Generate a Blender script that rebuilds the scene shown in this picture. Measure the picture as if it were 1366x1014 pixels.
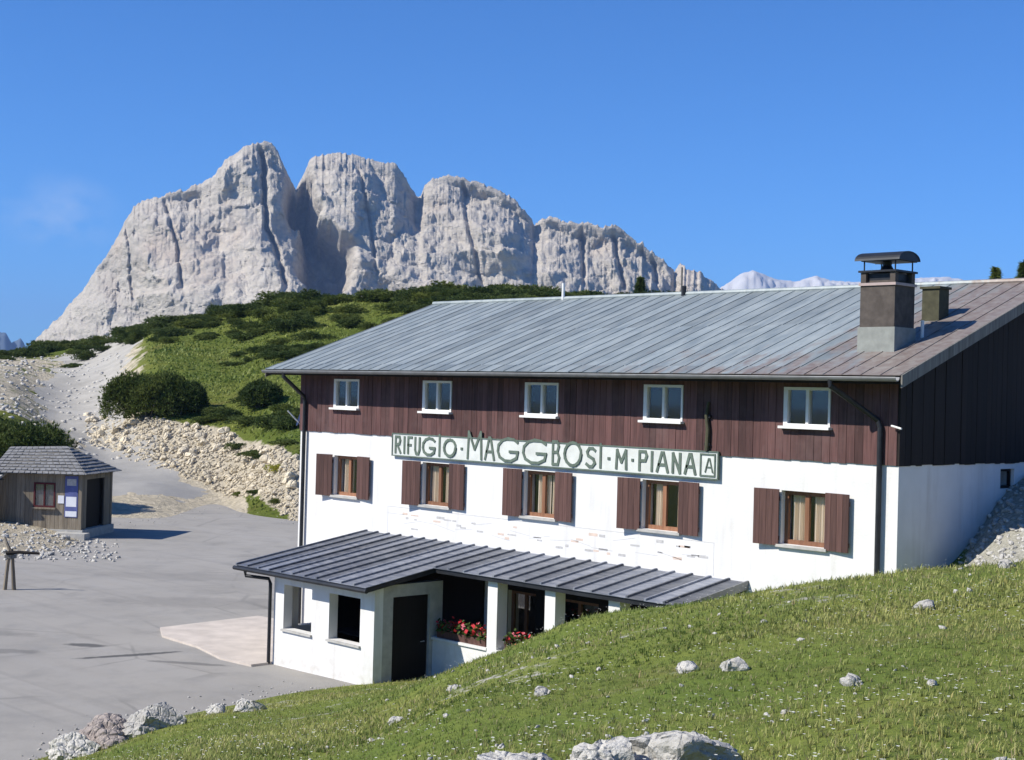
import bpy, bmesh, math, random
import numpy as np
from mathutils import Vector, Matrix, Euler
random.seed(7); RNG = np.random.default_rng(7)
for o in list(bpy.data.objects): bpy.data.objects.remove(o)
S = bpy.context.scene; COL = S.collection

# ------------------------------------------------------------------ camera
EYE = Vector((15.68, -25.54, 6.9))
YAW = math.atan2(1918, 1990.)
F0 = Vector((-math.cos(YAW), math.sin(YAW), 0)); R0 = Vector((math.sin(YAW), math.cos(YAW), 0))
PITCH = math.atan(19/1990.); ROLL = math.radians(1.5)
fw = F0*math.cos(PITCH) + Vector((0, 0, 1))*math.sin(PITCH)
up = Vector((0, 0, 1))*math.cos(PITCH) - F0*math.sin(PITCH)
rt = R0.copy()
ca, sa = math.cos(ROLL), math.sin(ROLL)
rt2 = rt*ca + up*sa; up2 = up*ca - rt*sa
cam = bpy.data.cameras.new('camera'); camo = bpy.data.objects.new('camera', cam); COL.objects.link(camo)
M3 = Matrix((rt2, up2, -fw)).transposed().to_4x4(); M3.translation = EYE
camo.matrix_world = M3
cam.sensor_width = 36; cam.lens = 36*1990/1366.; cam.clip_end = 60000; cam.clip_start = .1
S.camera = camo

# ------------------------------------------------------------------ light
EL = math.radians(41); AZ = Vector((.43, .903)).normalized()
sun_travel = Vector((AZ.x*math.cos(EL), AZ.y*math.cos(EL), -math.sin(EL)))
sl = bpy.data.lights.new('sun', 'SUN'); so = bpy.data.objects.new('sun', sl); COL.objects.link(so)
so.rotation_euler = sun_travel.to_track_quat('-Z', 'Y').to_euler(); so.location = (0, 0, 60)
sl.energy = 5.0; sl.angle = math.radians(.5); sl.color = (1, .945, .85)
W = bpy.data.worlds.new('World'); S.world = W; W.use_nodes = True
wn = W.node_tree.nodes; wl = W.node_tree.links; wn.clear()
sky = wn.new('ShaderNodeTexSky'); sky.sky_type = 'NISHITA'; sky.sun_disc = False
sky.sun_elevation = EL; sky.sun_rotation = math.atan2(-AZ.x, -AZ.y)
sky.altitude = 2200; sky.air_density = 1.0; sky.dust_density = .3; sky.ozone_density = 2.0
bg = wn.new('ShaderNodeBackground'); bg.inputs[1].default_value = .095
wo = wn.new('ShaderNodeOutputWorld')
tint = wn.new('ShaderNodeMix'); tint.data_type = 'RGBA'; tint.blend_type = 'MULTIPLY'; tint.inputs[0].default_value = 1.
tint.inputs[7].default_value = (.31, .76, 1.30, 1)      # deep alpine blue
wl.new(sky.outputs[0], tint.inputs[6])
# one faint wisp of cloud low over the left ridge
tc = wn.new('ShaderNodeTexCoord'); dv = wn.new('ShaderNodeVectorMath'); dv.operation = 'DISTANCE'; mp = wn.new('ShaderNodeMapping'); mp.inputs['Scale'].default_value = (1, 1, 1.5)
cdir = (F0-R0*.308+Vector((0, 0, .112))).normalized(); dv.inputs[1].default_value = (cdir.x, cdir.y, cdir.z*1.5)
wl.new(tc.outputs['Generated'], mp.inputs[0]); wl.new(mp.outputs[0], dv.inputs[0])
nz = wn.new('ShaderNodeTexNoise'); nz.inputs['Scale'].default_value = 30; nz.inputs['Detail'].default_value = 6; wl.new(mp.outputs[0], nz.inputs['Vector'])
f1 = wn.new('ShaderNodeMapRange'); f1.interpolation_type = 'SMOOTHSTEP'; f1.inputs[1].default_value = .048; f1.inputs[2].default_value = .004; wl.new(dv.outputs['Value'], f1.inputs[0])
f2 = wn.new('ShaderNodeMapRange'); f2.inputs[1].default_value = .38; f2.inputs[2].default_value = .75; f2.inputs[4].default_value = .45; wl.new(nz.outputs[0], f2.inputs[0])
f3 = wn.new('ShaderNodeMath'); f3.operation = 'MULTIPLY'; wl.new(f1.outputs[0], f3.inputs[0]); wl.new(f2.outputs[0], f3.inputs[1])
cl = wn.new('ShaderNodeMix'); cl.data_type = 'RGBA'; wl.new(f3.outputs[0], cl.inputs[0]); wl.new(tint.outputs[2], cl.inputs[6]); cl.inputs[7].default_value = (6.5, 7.2, 8.2, 1)
wl.new(cl.outputs[2], bg.inputs[0]); wl.new(bg.outputs[0], wo.inputs[0])
S.view_settings.view_transform = 'Standard'; S.view_settings.look = 'None'
S.view_settings.exposure = .4; S.view_settings.gamma = 1; S.view_settings.use_curve_mapping = False
S.render.engine = 'CYCLES'

# ------------------------------------------------------------------ noise
def _h(i, j, s):
    n = (i.astype(np.int64)*374761393 + j.astype(np.int64)*668265263 + s*1442695041) & 0x7fffffff
    n = ((n ^ (n >> 13))*1274126177) & 0x7fffffff
    n = (n ^ (n >> 16)) & 0xffff
    return n/65535.
def vnoise(x, y, s=0):
    x = np.asarray(x, float); y = np.asarray(y, float)
    i = np.floor(x); j = np.floor(y); a = x-i; b = y-j
    a = a*a*a*(a*(6*a-15)+10); b = b*b*b*(b*(6*b-15)+10)
    return (_h(i, j, s)*(1-a)+_h(i+1, j, s)*a)*(1-b)+(_h(i, j+1, s)*(1-a)+_h(i+1, j+1, s)*a)*b
def fbm(x, y, s=0, o=4, g=.5):
    t = 0; a = 1.; n = 0
    for k in range(o):
        t = t + a*(vnoise(np.asarray(x)*2**k+17.3*k, np.asarray(y)*2**k-9.1*k, s+k)-.5)*2; n += a; a *= g
    return t/n
def ridged(x, y, s=0, o=4, g=.5):
    t = 0; a = 1.; n = 0
    for k in range(o):
        t = t + a*(1-2*np.abs(vnoise(np.asarray(x)*2**k+17.3*k, np.asarray(y)*2**k-9.1*k, s+k)-.5)); n += a; a *= g
    return t/n
def sstep(a, b, x):
    t = np.clip((np.asarray(x, float)-a)/(b-a), 0, 1); return t*t*(3-2*t)

# ------------------------------------------------------------------ materials
def mat(name, build):
    m = bpy.data.materials.new(name); m.use_nodes = True
    nt = m.node_tree; nt.nodes.clear()
    out = nt.nodes.new('ShaderNodeOutputMaterial'); b = nt.nodes.new('ShaderNodeBsdfPrincipled')
    nt.links.new(b.outputs[0], out.inputs[0])
    b.inputs['Roughness'].default_value = .8; b.inputs['Specular IOR Level'].default_value = .3
    build(N(nt), b); return m
class N:
    def __init__(s, nt): s.nt = nt
    def new(s, t, **k):
        n = s.nt.nodes.new(t)
        for a, v in k.items(): setattr(n, a, v)
        return n
    def link(s, a, b): s.nt.links.new(a, b)
    def put(s, sock, v):
        if isinstance(v, bpy.types.NodeSocket): s.link(v, sock)
        else:
            if sock.type == 'RGBA' and len(v) == 3: v = (*v, 1)
            sock.default_value = v
    def pos(s): return s.new('ShaderNodeNewGeometry').outputs['Position']
    def obj(s): return s.new('ShaderNodeTexCoord').outputs['Object']
    def rnd(s): return s.new('ShaderNodeObjectInfo').outputs['Random']
    def attr(s, n, o='Fac'): return s.new('ShaderNodeAttribute', attribute_name=n).outputs[o]
    def mapv(s, v, scale=(1, 1, 1), loc=(0, 0, 0), rot=(0, 0, 0)):
        m = s.new('ShaderNodeMapping'); s.link(v, m.inputs[0]); s.put(m.inputs['Scale'], scale); s.put(m.inputs['Location'], loc); s.put(m.inputs['Rotation'], rot); return m.outputs[0]
    def noise(s, v, scale, detail=4, rough=.55, o='Fac'):
        n = s.new('ShaderNodeTexNoise'); s.link(v, n.inputs['Vector']); n.inputs['Scale'].default_value = scale; n.inputs['Detail'].default_value = detail; n.inputs['Roughness'].default_value = rough; return n.outputs[o]
    def vor(s, v, scale, o='Distance', feat='F1'):
        n = s.new('ShaderNodeTexVoronoi', feature=feat); s.link(v, n.inputs['Vector']); n.inputs['Scale'].default_value = scale; return n.outputs[o]
    def ramp(s, f, *stops):
        r = s.new('ShaderNodeValToRGB'); s.put(r.inputs[0], f); e = r.color_ramp.elements
        while len(e) < len(stops): e.new(.5)
        for k, (p, c) in enumerate(stops):
            e[k].position = p; e[k].color = (c, c, c, 1) if isinstance(c, (int, float)) else (*c, 1)
        return r.outputs[0]
    def mix(s, f, a, b, mode='MIX'):
        m = s.new('ShaderNodeMix', data_type='RGBA', blend_type=mode); s.put(m.inputs[0], f); s.put(m.inputs[6], a); s.put(m.inputs[7], b); return m.outputs[2]
    def math(s, op, a, b=0.):
        m = s.new('ShaderNodeMath', operation=op); s.put(m.inputs[0], a); s.put(m.inputs[1], b); return m.outputs[0]
    def mr(s, v, a, b, c=0., d=1.):
        m = s.new('ShaderNodeMapRange'); s.put(m.inputs[0], v)
        for k, x in zip((1, 2, 3, 4), (a, b, c, d)): m.inputs[k].default_value = x
        return m.outputs[0]
    def sep(s, v, k):
        n = s.new('ShaderNodeSeparateXYZ'); s.link(v, n.inputs[0]); return n.outputs[k]
    def bump(s, b, h, st=.4, d=.02):
        n = s.new('ShaderNodeBump'); n.inputs['Strength'].default_value = st; n.inputs['Distance'].default_value = d; s.link(h, n.inputs['Height']); s.link(n.outputs[0], b.inputs['Normal'])
MT = {}
def simple(name, col, rough=.8, var=.15, scale=6., bump=.2, metal=0., spec=.3, stretch=(1, 1, 1), rnd=.0, bd=.01):
    def f(n, b):
        v = n.mapv(n.pos(), stretch); q = n.noise(v, scale)
        c = n.mix(n.mr(q, .25, .75), tuple(x*(1-var) for x in col), tuple(x*(1+var) for x in col))
        if rnd: c = n.mix(1., c, n.ramp(n.rnd(), (0, 1-rnd), (1, 1.)), 'MULTIPLY')
        n.put(b.inputs['Base Color'], c); b.inputs['Roughness'].default_value = rough; b.inputs['Metallic'].default_value = metal; b.inputs['Specular IOR Level'].default_value = spec
        if bump: n.bump(b, q, bump, bd)
    MT[name] = mat(name, f)
def m_plaster(n, b):
    p = n.pos(); q = n.noise(p, 1.3, 6); st = n.noise(n.mapv(p, (2.5, 2.5, .25)), 1.6, 5, .65)
    c = n.mix(n.mr(q, .3, .7), (.66, .655, .635), (.74, .735, .72))
    c = n.mix(n.mr(st, .52, .8, 0, .5), c, (.46, .43, .39))
    low = n.mr(n.sep(p, 2), .1, 1.1, .5, 0); c = n.mix(n.math('MULTIPLY', low, n.mr(n.noise(p, 4), .4, .7)), c, (.42, .39, .33))
    n.put(b.inputs['Base Color'], c); b.inputs['Roughness'].default_value = .9; n.bump(b, n.noise(p, 22, 5), .35, .012)
MT['plaster'] = mat('plaster', m_plaster)
def wood(name, c1, c2, var=.45, rough=.75, axis=2, fade=None):
    def f(n, b):
        p = n.pos(); r = n.rnd(); sc = [16., 16., 16.]; sc[axis] = .9
        off = n.new('ShaderNodeCombineXYZ'); n.put(off.inputs[axis], n.math('MULTIPLY', r, 37.))
        va = n.new('ShaderNodeVectorMath', operation='ADD'); n.link(p, va.inputs[0]); n.link(off.outputs[0], va.inputs[1])
        g = n.noise(n.mapv(va.outputs[0], tuple(sc)), 1.2, 6, .65)
        c = n.mix(n.mr(g, .3, .72), c1, c2)
        c = n.mix(1., c, n.ramp(r, (0, 1-var), (.5, 1.), (1, 1+var*.4)), 'MULTIPLY')
        if fade: c = n.mix(n.mr(n.noise(p, .7, 5, .7), .48, .72, 0, .7), c, fade)
        n.put(b.inputs['Base Color'], c); b.inputs['Roughness'].default_value = rough; n.bump(b, g, .35, .006)
    MT[name] = mat(name, f)
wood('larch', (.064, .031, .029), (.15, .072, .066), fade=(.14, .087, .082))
wood('dark_wood', (.008, .0055, .0045), (.017, .012, .010))  # near-black; on gable and porch lining it carries shade in the colour
wood('shutter', (.065, .033, .028), (.13, .068, .057), .35)
wood('frame_wood', (.19, .085, .045), (.32, .16, .09), .3)
wood('grey_wood', (.15, .12, .085), (.31, .265, .20), .35)
wood('old_wood', (.09, .085, .075), (.22, .21, .19), .3)
simple('white_paint', (.74, .74, .72), .5, .06)
simple('concrete', (.42, .41, .38), .9, .2, 5, .4)
simple('curtain', (.72, .62, .50), .9, .12, 9, 0, stretch=(8, 8, .2))
simple('dark_metal', (.03, .032, .036), .45, .3, 4, .1, .4)
simple('grey_metal', (.20, .205, .21), .5, .2, 4, .1, .5)
simple('bright_metal', (.5, .52, .54), .4, .15, 4, .1, .6)
simple('interior', (.05, .045, .04), .9, .2)
simple('brick_brown', (.085, .072, .063), .9, .3, 7, .5)
simple('chimney_base', (.25, .262, .24), .8, .2, 5, .2)
simple('pink_band', (.40, .32, .30), .8, .1)
simple('olive', (.07, .068, .042), .9, .3, 8, .4)
simple('sign_white', (.60, .62, .585), .6, .14, 3, 0)
simple('sign_green', (.11, .145, .115), .6, .25, 8, 0)
simple('mural_grey', (.45, .44, .43), .9, .25, 12, 0)
simple('mural_orange', (.62, .50, .42), .9, .15, 9, 0)
simple('mural_pale', (.52, .51, .5), .9, .1, 9, 0)
simple('poster_blue', (.10, .12, .30), .6, .2, 5, 0)
simple('poster_white', (.75, .76, .8), .6, .06, 5, 0)
simple('dark_red', (.08, .012, .015), .7, .3)
simple('red_flower', (.55, .035, .045), .6, .4, 20, 0)
simple('pink_flower', (.60, .16, .20), .6, .3, 20, 0)
simple('navy', (.015, .02, .05), .4, .2)
simple('asphalt_dark', (.075, .075, .075), .9, .3, 6, .3)
simple('slab', (.52, .46, .40), .9, .16, 1.6, .3)
simple('yellow_leaf', (.42, .40, .05), .8, .3, 8, 0)
def m_glass(n, b):
    b.inputs['Base Color'].default_value = (.02, .025, .03, 1); b.inputs['Roughness'].default_value = .06; b.inputs['Specular IOR Level'].default_value = .6
    tr = n.new('ShaderNodeBsdfTransparent'); mx = n.new('ShaderNodeMixShader'); lw = n.new('ShaderNodeLayerWeight'); lw.inputs[0].default_value = .5
    gl = n.new('ShaderNodeBsdfGlossy'); gl.inputs['Roughness'].default_value = .03
    n.link(n.mr(n.math('POWER', lw.outputs[1], 4.), 0, 1, .07, .9), mx.inputs[0]); n.link(tr.outputs[0], mx.inputs[1]); n.link(gl.outputs[0], mx.inputs[2])
    out = [x for x in n.nt.nodes if x.type == 'OUTPUT_MATERIAL'][0]; n.link(mx.outputs[0], out.inputs[0])
MT['glass'] = mat('glass', m_glass)
def m_roof(n, b):
    p = n.pos(); r = n.rnd(); x = n.sep(p, 0)
    q = n.noise(n.mapv(p, (3, .8, .8)), 1.3, 5, .6); fine = n.noise(n.mapv(p, (9, 1.2, 1.2)), 2., 4)
    c = n.mix(n.mr(q, .3, .7), (.185, .22, .23), (.30, .335, .335))
    c = n.mix(n.mr(fine, .5, .8, 0, .5), c, (.36, .385, .38))
    c = n.mix(1., c, n.ramp(r, (0, .8), (.5, 1.), (1, 1.15)), 'MULTIPLY')
    rz = n.math('MAXIMUM', n.mr(x, -3.6, .2, 0, 1.), n.math('MULTIPLY', n.mr(x, -10., -1., 0, .75), n.mr(n.sep(p, 1), 1.6, -.6, 0, 1.)))
    rust = n.math('MULTIPLY', n.mr(n.math('ADD', n.noise(n.mapv(p, (2.2, .7, .7)), 1.7, 6, .65), n.math('MULTIPLY', rz, .5)), .64, .84), 1.)
    rc = n.mix(n.mr(n.noise(p, 6, 4), .3, .7), (.17, .115, .095), (.28, .245, .215))
    c = n.mix(n.math('MULTIPLY', rust, .85), c, rc)
    n.put(b.inputs['Base Color'], c); b.inputs['Metallic'].default_value = .15; n.put(b.inputs['Roughness'], n.mr(q, .2, .8, .42, .62)); n.bump(b, n.noise(p, 3, 3), .25, .02)
MT['zinc'] = mat('zinc', m_roof)
def m_proof(n, b):
    p = n.pos(); q = n.noise(n.mapv(p, (1.2, 5, 1)), 1.6, 5, .6)
    c = n.mix(n.mr(q, .3, .7), (.105, .12, .155), (.25, .26, .285)); c = n.mix(1., c, n.ramp(n.rnd(), (0, .6), (.5, 1.), (1, 1.5)), 'MULTIPLY')
    n.put(b.inputs['Base Color'], c); b.inputs['Metallic'].default_value = .15; b.inputs['Roughness'].default_value = .5; n.bump(b, q, .2, .01)
MT['slate_metal'] = mat('slate_metal', m_proof)
def m_asphalt(n, b):
    p = n.pos(); a = n.noise(p, .12, 5, .6); m_ = n.noise(n.mapv(p, (1, 1, 1), rot=(0, 0, .7)), .6, 6, .65); f = n.noise(p, 55, 3, .7)
    st = n.noise(n.mapv(p, (.12, 1.4, 1), rot=(0, 0, -.75)), .7, 4)
    c = n.mix(n.mr(a, .3, .7), (.30, .282, .252), (.385, .362, .325))
    c = n.mix(n.mr(m_, .48, .75, 0, .6), c, (.20, .194, .182)); c = n.mix(n.mr(st, .5, .75, 0, .35), c, (.36, .35, .335))
    c = n.mix(n.mr(f, .3, .7, 0, .35), c, (.16, .16, .16))
    ck = n.vor(n.mix(.12, p, n.noise(p, 1.5, 4, .6, 'Color')), .23, feat='DISTANCE_TO_EDGE')
    c = n.mix(n.math('MULTIPLY', n.mr(ck, .004, .014, .28, 0), n.mr(n.noise(p, .2, 3), .45, .6)), c, (.07, .068, .065))
    tr = n.noise(n.mapv(p, (.05, 2.2, 1), rot=(0, 0, -.95)), 1., 3); c = n.mix(n.mr(tr, .56, .7, 0, .28), c, (.19, .182, .17))
    wv = n.noise(p, 2.2, 5, .65)
    for (cx, cy, rx, ry, rz, k) in ((-20.4, -6.1, .62, .24, .75, .8), (-18.45, -5.9, 1.3, .17, 1.35, .85), (-20.9, -8.4, 1.2, .35, .7, .4), (-16.6, -5.35, 1.1, .16, .62, .5), (-24.5, -8.0, 2.6, .5, .7, .25), (-24, 2, 6, 1.2, .8, .18), (-30, 5, 7, 1.0, .8, .15)):
        q = n.mapv(p, (1, 1, 0), (-cx*math.cos(rz)-cy*math.sin(rz), cx*math.sin(rz)-cy*math.cos(rz), 0), (0, 0, -rz)); q = n.mapv(q, (1/rx, 1/ry, 0))
        L = n.new('ShaderNodeVectorMath', operation='LENGTH'); n.link(q, L.inputs[0])
        c = n.mix(n.mr(n.math('ADD', L.outputs[1], n.math('MULTIPLY', n.math('SUBTRACT', wv, .5), 1.6)), .75, 1.15, k, 0), c, (.06, .06, .06))
    n.put(b.inputs['Base Color'], c); b.inputs['Roughness'].default_value = .95; n.bump(b, f, .5, .012)
MT['asphalt'] = mat('asphalt', m_asphalt)
def m_track(n, b):
    p = n.pos(); a = n.noise(p, .5, 6, .65); f = n.noise(p, 9, 4, .7)
    c = n.mix(n.mr(n.sep(p, 2), .3, 3.2), n.mix(n.mr(a, .3, .7), (.27, .265, .255), (.35, .34, .32)), n.mix(n.mr(a, .3, .7), (.31, .295, .26), (.44, .42, .375))); c = n.mix(n.mr(f, .5, .75, 0, .5), c, (.24, .23, .20))
    n.put(b.inputs['Base Color'], c); b.inputs['Roughness'].default_value = .95; n.bump(b, f, .6, .05)
MT['gravel'] = mat('gravel', m_track)
def rock(name, c1, c2, c3, s=1.):
    def f(n, b):
        p = n.pos(); a = n.noise(p, 1.1*s, 7, .65); d = n.noise(p, 7*s, 6, .7); cr = n.vor(n.mapv(p, (1, 1, .6)), 3.2*s, feat='DISTANCE_TO_EDGE')
        c = n.mix(n.mr(a, .32, .68), c1, c2); c = n.mix(n.mr(d, .5, .75, 0, .75), c, c3)
        c = n.mix(1., c, n.ramp(n.rnd(), (0, .8), (1, 1.12)), 'MULTIPLY')
        n.put(b.inputs['Base Color'], c); b.inputs['Roughness'].default_value = .95; n.bump(b, n.math('ADD', d, n.mr(cr, 0, .12, 0, .6)), 1., .09/s)
    MT[name] = mat(name, f)
rock('limestone', (.62, .60, .55), (.48, .46, .42), (.22, .21, .18), 2.)
rock('pink_stone', (.43, .37, .33), (.33, .285, .26), (.2, .175, .16), 2.)
rock('beige_stone', (.78, .69, .52), (.66, .575, .42), (.48, .41, .29), .7)
def m_mountain(n, b):
    p = n.pos(); a = n.noise(p, .011, 8, .65); d = n.noise(n.mapv(p, (1, 1, 2.2)), .05, 8, .72); st = n.noise(n.mapv(p, (1, 1, .22)), .03, 7, .65)
    c = n.mix(n.mr(a, .35, .65), (.63, .57, .48), (.50, .455, .39)); c = n.mix(n.mr(d, .42, .68, 0, .75), c, (.34, .315, .28))
    c = n.mix(n.mr(st, .55, .78, 0, .55), c, (.70, .655, .58)); o = n.noise(p, .006, 5, .6)
    c = n.mix(n.mr(o, .55, .72, 0, .5), c, (.60, .47, .36))
    n.put(b.inputs['Base Color'], c); b.inputs['Roughness'].default_value = 1.; b.inputs['Specular IOR Level'].default_value = .05; n.bump(b, n.math('ADD', d, st), .9, 9.)
MT['dolomite'] = mat('dolomite', m_mountain)
simple('far_rock', (.50, .49, .48), 1., .2, .004, 0, spec=0)
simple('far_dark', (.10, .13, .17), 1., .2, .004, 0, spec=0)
def grass_col(n, p, big=.25, k=1.):
    a = n.noise(p, big, 5, .6); d = n.noise(p, big*7, 5, .65)
    c = n.mix(n.mr(a, .35, .65), (.125*k, .17*k, .034*k), (.20*k, .22*k, .05*k))
    c = n.mix(n.mr(d, .5, .72, 0, .8), c, (.085*k, .11*k, .024*k))
    return n.mix(n.mr(n.noise(p, big*2.6, 5, .65), .56, .74, 0, .8), c, (.17*k, .145*k, .055*k))
def m_meadow(n, b):
    p = n.pos(); c = grass_col(n, p, .35)
    g = n.attr('gravel'); sp = n.noise(p, 7., 6, .75)
    pt = n.math('MAXIMUM', n.mr(n.math('ADD', g, n.math('MULTIPLY', n.math('SUBTRACT', sp, .5), 1.6)), .4, .6), n.mr(n.noise(p, .9, 7, .72), .64, .72, 0, .5))
    gc = n.mix(n.mr(n.noise(p, 14, 5, .7), .35, .65), (.22, .215, .17), (.45, .43, .37))
    n.put(b.inputs['Base Color'], n.mix(pt, c, gc)); b.inputs['Roughness'].default_value = 1.; b.inputs['Specular IOR Level'].default_value = .1; n.bump(b, n.noise(p, 11, 6, .7), .8, .06)
MT['meadow'] = mat('meadow', m_meadow)
def m_hill(n, b):
    p = n.pos(); c = grass_col(n, p, .11, .92)
    g = n.attr('gravel'); sp = n.noise(p, .45, 7, .72)
    pt = n.mr(n.math('ADD', g, n.math('MULTIPLY', n.math('SUBTRACT', sp, .5), 1.7)), .45, .62)
    gc = n.mix(n.mr(n.noise(p, 2.2, 6, .7), .35, .65), (.44, .39, .29), (.68, .60, .46))
    n.put(b.inputs['Base Color'], n.mix(pt, c, gc)); b.inputs['Roughness'].default_value = 1.; b.inputs['Specular IOR Level'].default_value = .05; n.bump(b, n.noise(p, 1.6, 7, .72), 1., .5)
MT['hill'] = mat('hill', m_hill)
def leafy(name, c1, c2, tr=.25):
    def f(n, b):
        p = n.pos(); q = n.noise(p, .9, 3); r = n.new('ShaderNodeNewGeometry').outputs['Random Per Island']
        c = n.mix(n.mr(q, .35, .65), c1, c2); c = n.mix(1., c, n.ramp(r, (0, .55), (1, 1.35)), 'MULTIPLY'); c = n.mix(1., c, n.ramp(n.rnd(), (0, (.85, .9, .9)), (.5, (1., 1., 1.)), (1, (1.5, 1.35, 1.1))), 'MULTIPLY')
        n.put(b.inputs['Base Color'], c); b.inputs['Roughness'].default_value = .7; b.inputs['Specular IOR Level'].default_value = .2
        t = n.new('ShaderNodeBsdfTranslucent'); n.put(t.inputs[0], c); mx = n.new('ShaderNodeMixShader'); mx.inputs[0].default_value = tr
        n.link(b.outputs[0], mx.inputs[1]); n.link(t.outputs[0], mx.inputs[2])
        out = [x for x in n.nt.nodes if x.type == 'OUTPUT_MATERIAL'][0]; n.link(mx.outputs[0], out.inputs[0])
    MT[name] = mat(name, f)
leafy('needles', (.055, .088, .022), (.125, .16, .04), .25)
leafy('leaf', (.05, .09, .02), (.08, .13, .03))
def m_blade(n, b):
    c = n.attr('tint', 'Color')
    n.put(b.inputs['Base Color'], c); b.inputs['Roughness'].default_value = .6; b.inputs['Specular IOR Level'].default_value = .25
    t = n.new('ShaderNodeBsdfTranslucent'); n.put(t.inputs[0], c); mx = n.new('ShaderNodeMixShader'); mx.inputs[0].default_value = .35
    n.link(b.outputs[0], mx.inputs[1]); n.link(t.outputs[0], mx.inputs[2])
    out = [x for x in n.nt.nodes if x.type == 'OUTPUT_MATERIAL'][0]; n.link(mx.outputs[0], out.inputs[0])
MT['blade'] = mat('blade', m_blade)
simple('petal', (.75, .74, .66), .8, .1, 9, 0)
simple('shingle', (.20, .20, .20), .9, .35, 5, .5)
simple('dark_shingle', (.06, .06, .065), .9, .35, 5, .5)

# ------------------------------------------------------------------ object helpers
class MB:
    def __init__(s): s.v = []; s.f = []; s.m = []
    def add(s, vs, fs, m=0):
        k = len(s.v); s.v += [tuple(v) for v in vs]; s.f += [tuple(i+k for i in f) for f in fs]; s.m += [m]*len(fs); return s
    def box(s, x0, x1, y0, y1, z0, z1, m=0):
        return s.add([(x, y, z) for x in (x0, x1) for y in (y0, y1) for z in (z0, z1)],
                     [(0, 1, 3, 2), (4, 6, 7, 5), (0, 4, 5, 1), (2, 3, 7, 6), (0, 2, 6, 4), (1, 5, 7, 3)], m)
    def prism(s, poly, axis, a, b, m=0):
        # poly: 2D points, extruded along axis from a to b
        def p3(p, t):
            q = list(p); q.insert(axis, t); return tuple(q)
        n = len(poly)
        vs = [p3(p, a) for p in poly]+[p3(p, b) for p in poly]
        fs = [tuple(range(n)), tuple(range(2*n-1, n-1, -1))]+[(i, i+n, (i+1) % n+n, (i+1) % n) for i in range(n)]
        return s.add(vs, fs, m)
    def tube(s, pts, r, n=8, m=0, caps=True):
        pts = [Vector(p) for p in pts]; rs = r if isinstance(r, (list, tuple)) else [r]*len(pts)
        vs = []; fs = []; ref = None
        for i, p in enumerate(pts):
            t = (pts[min(i+1, len(pts)-1)]-pts[max(i-1, 0)]).normalized()
            a = t.orthogonal().normalized() if ref is None else (ref-t*ref.dot(t)).normalized()
            ref = a; c = t.cross(a)
            vs += [p+(a*math.cos(2*math.pi*k/n)+c*math.sin(2*math.pi*k/n))*rs[i] for k in range(n)]
        for i in range(len(pts)-1):
            fs += [(i*n+k, i*n+(k+1) % n, (i+1)*n+(k+1) % n, (i+1)*n+k) for k in range(n)]
        if caps: fs += [tuple(range(n-1, -1, -1)), tuple(range((len(pts)-1)*n, len(pts)*n))]
        return s.add(vs, fs, m)
    def mesh(s, name, mats):
        me = bpy.data.meshes.new(name); me.from_pydata(s.v, [], s.f)
        for m in (mats if isinstance(mats, (list, tuple)) else [mats]): me.materials.append(MT[m])
        me.polygons.foreach_set('material_index', s.m); me.update()
        bm = bmesh.new(); bm.from_mesh(me); bmesh.ops.recalc_face_normals(bm, faces=bm.faces); bm.to_mesh(me); bm.free()
        return me
    def build(s, name, mats, parent=None, loc=None): return link(name, s.mesh(name, mats), parent, loc)
ROOTLOC = {}
def link(name, data, parent=None, loc=None):
    o = bpy.data.objects.new(name, data); COL.objects.link(o)
    if parent is not None:
        o.parent = parent
        if loc is None: loc = ROOTLOC.get(parent.name, (0, 0, 0))
    if loc is not None: o.location = loc
    return o
def tag(o, label, cat, group=None):
    o['label'] = label; o['category'] = cat
    if group: o['group'] = group
    return o
def thing(name, label, cat, loc=(0, 0, 0), rz=0, group=None, worldparts=False):
    o = link(name, None, None, loc); o.rotation_euler = (0, 0, rz); tag(o, label, cat, group)
    if worldparts: ROOTLOC[o.name] = tuple(-Vector(loc))     # parts given in world coordinates
    return o
def structure(o): o['kind'] = 'structure'; return o
def stuff(o): o['kind'] = 'stuff'; return o
def npmesh(name, V, Fq, mats, smooth=True, attrs=None):
    V = np.asarray(V, np.float32); Fq = np.asarray(Fq, np.int32); k = Fq.shape[1]
    me = bpy.data.meshes.new(name); me.vertices.add(len(V)); me.vertices.foreach_set('co', V.ravel())
    me.loops.add(Fq.size); me.loops.foreach_set('vertex_index', Fq.ravel())
    me.polygons.add(len(Fq)); me.polygons.foreach_set('loop_start', np.arange(0, Fq.size, k, dtype=np.int32)); me.polygons.foreach_set('loop_total', np.full(len(Fq), k, np.int32))
    if smooth: me.polygons.foreach_set('use_smooth', np.ones(len(Fq), bool))
    for m in (mats if isinstance(mats, (list, tuple)) else [mats]): me.materials.append(MT[m])
    for n_, (ty, val) in (attrs or {}).items():
        a = me.attributes.new(n_, ty, 'POINT'); a.data.foreach_set('value' if ty == 'FLOAT' else 'color', np.asarray(val, np.float32).ravel())
    me.update(); me.validate(); return me
def gridfaces(nu, nv):
    i, j = np.meshgrid(np.arange(nu-1), np.arange(nv-1), indexing='ij'); a = (i*nv+j).ravel()
    return np.stack([a, a+nv, a+nv+1, a+1], 1)

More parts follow.
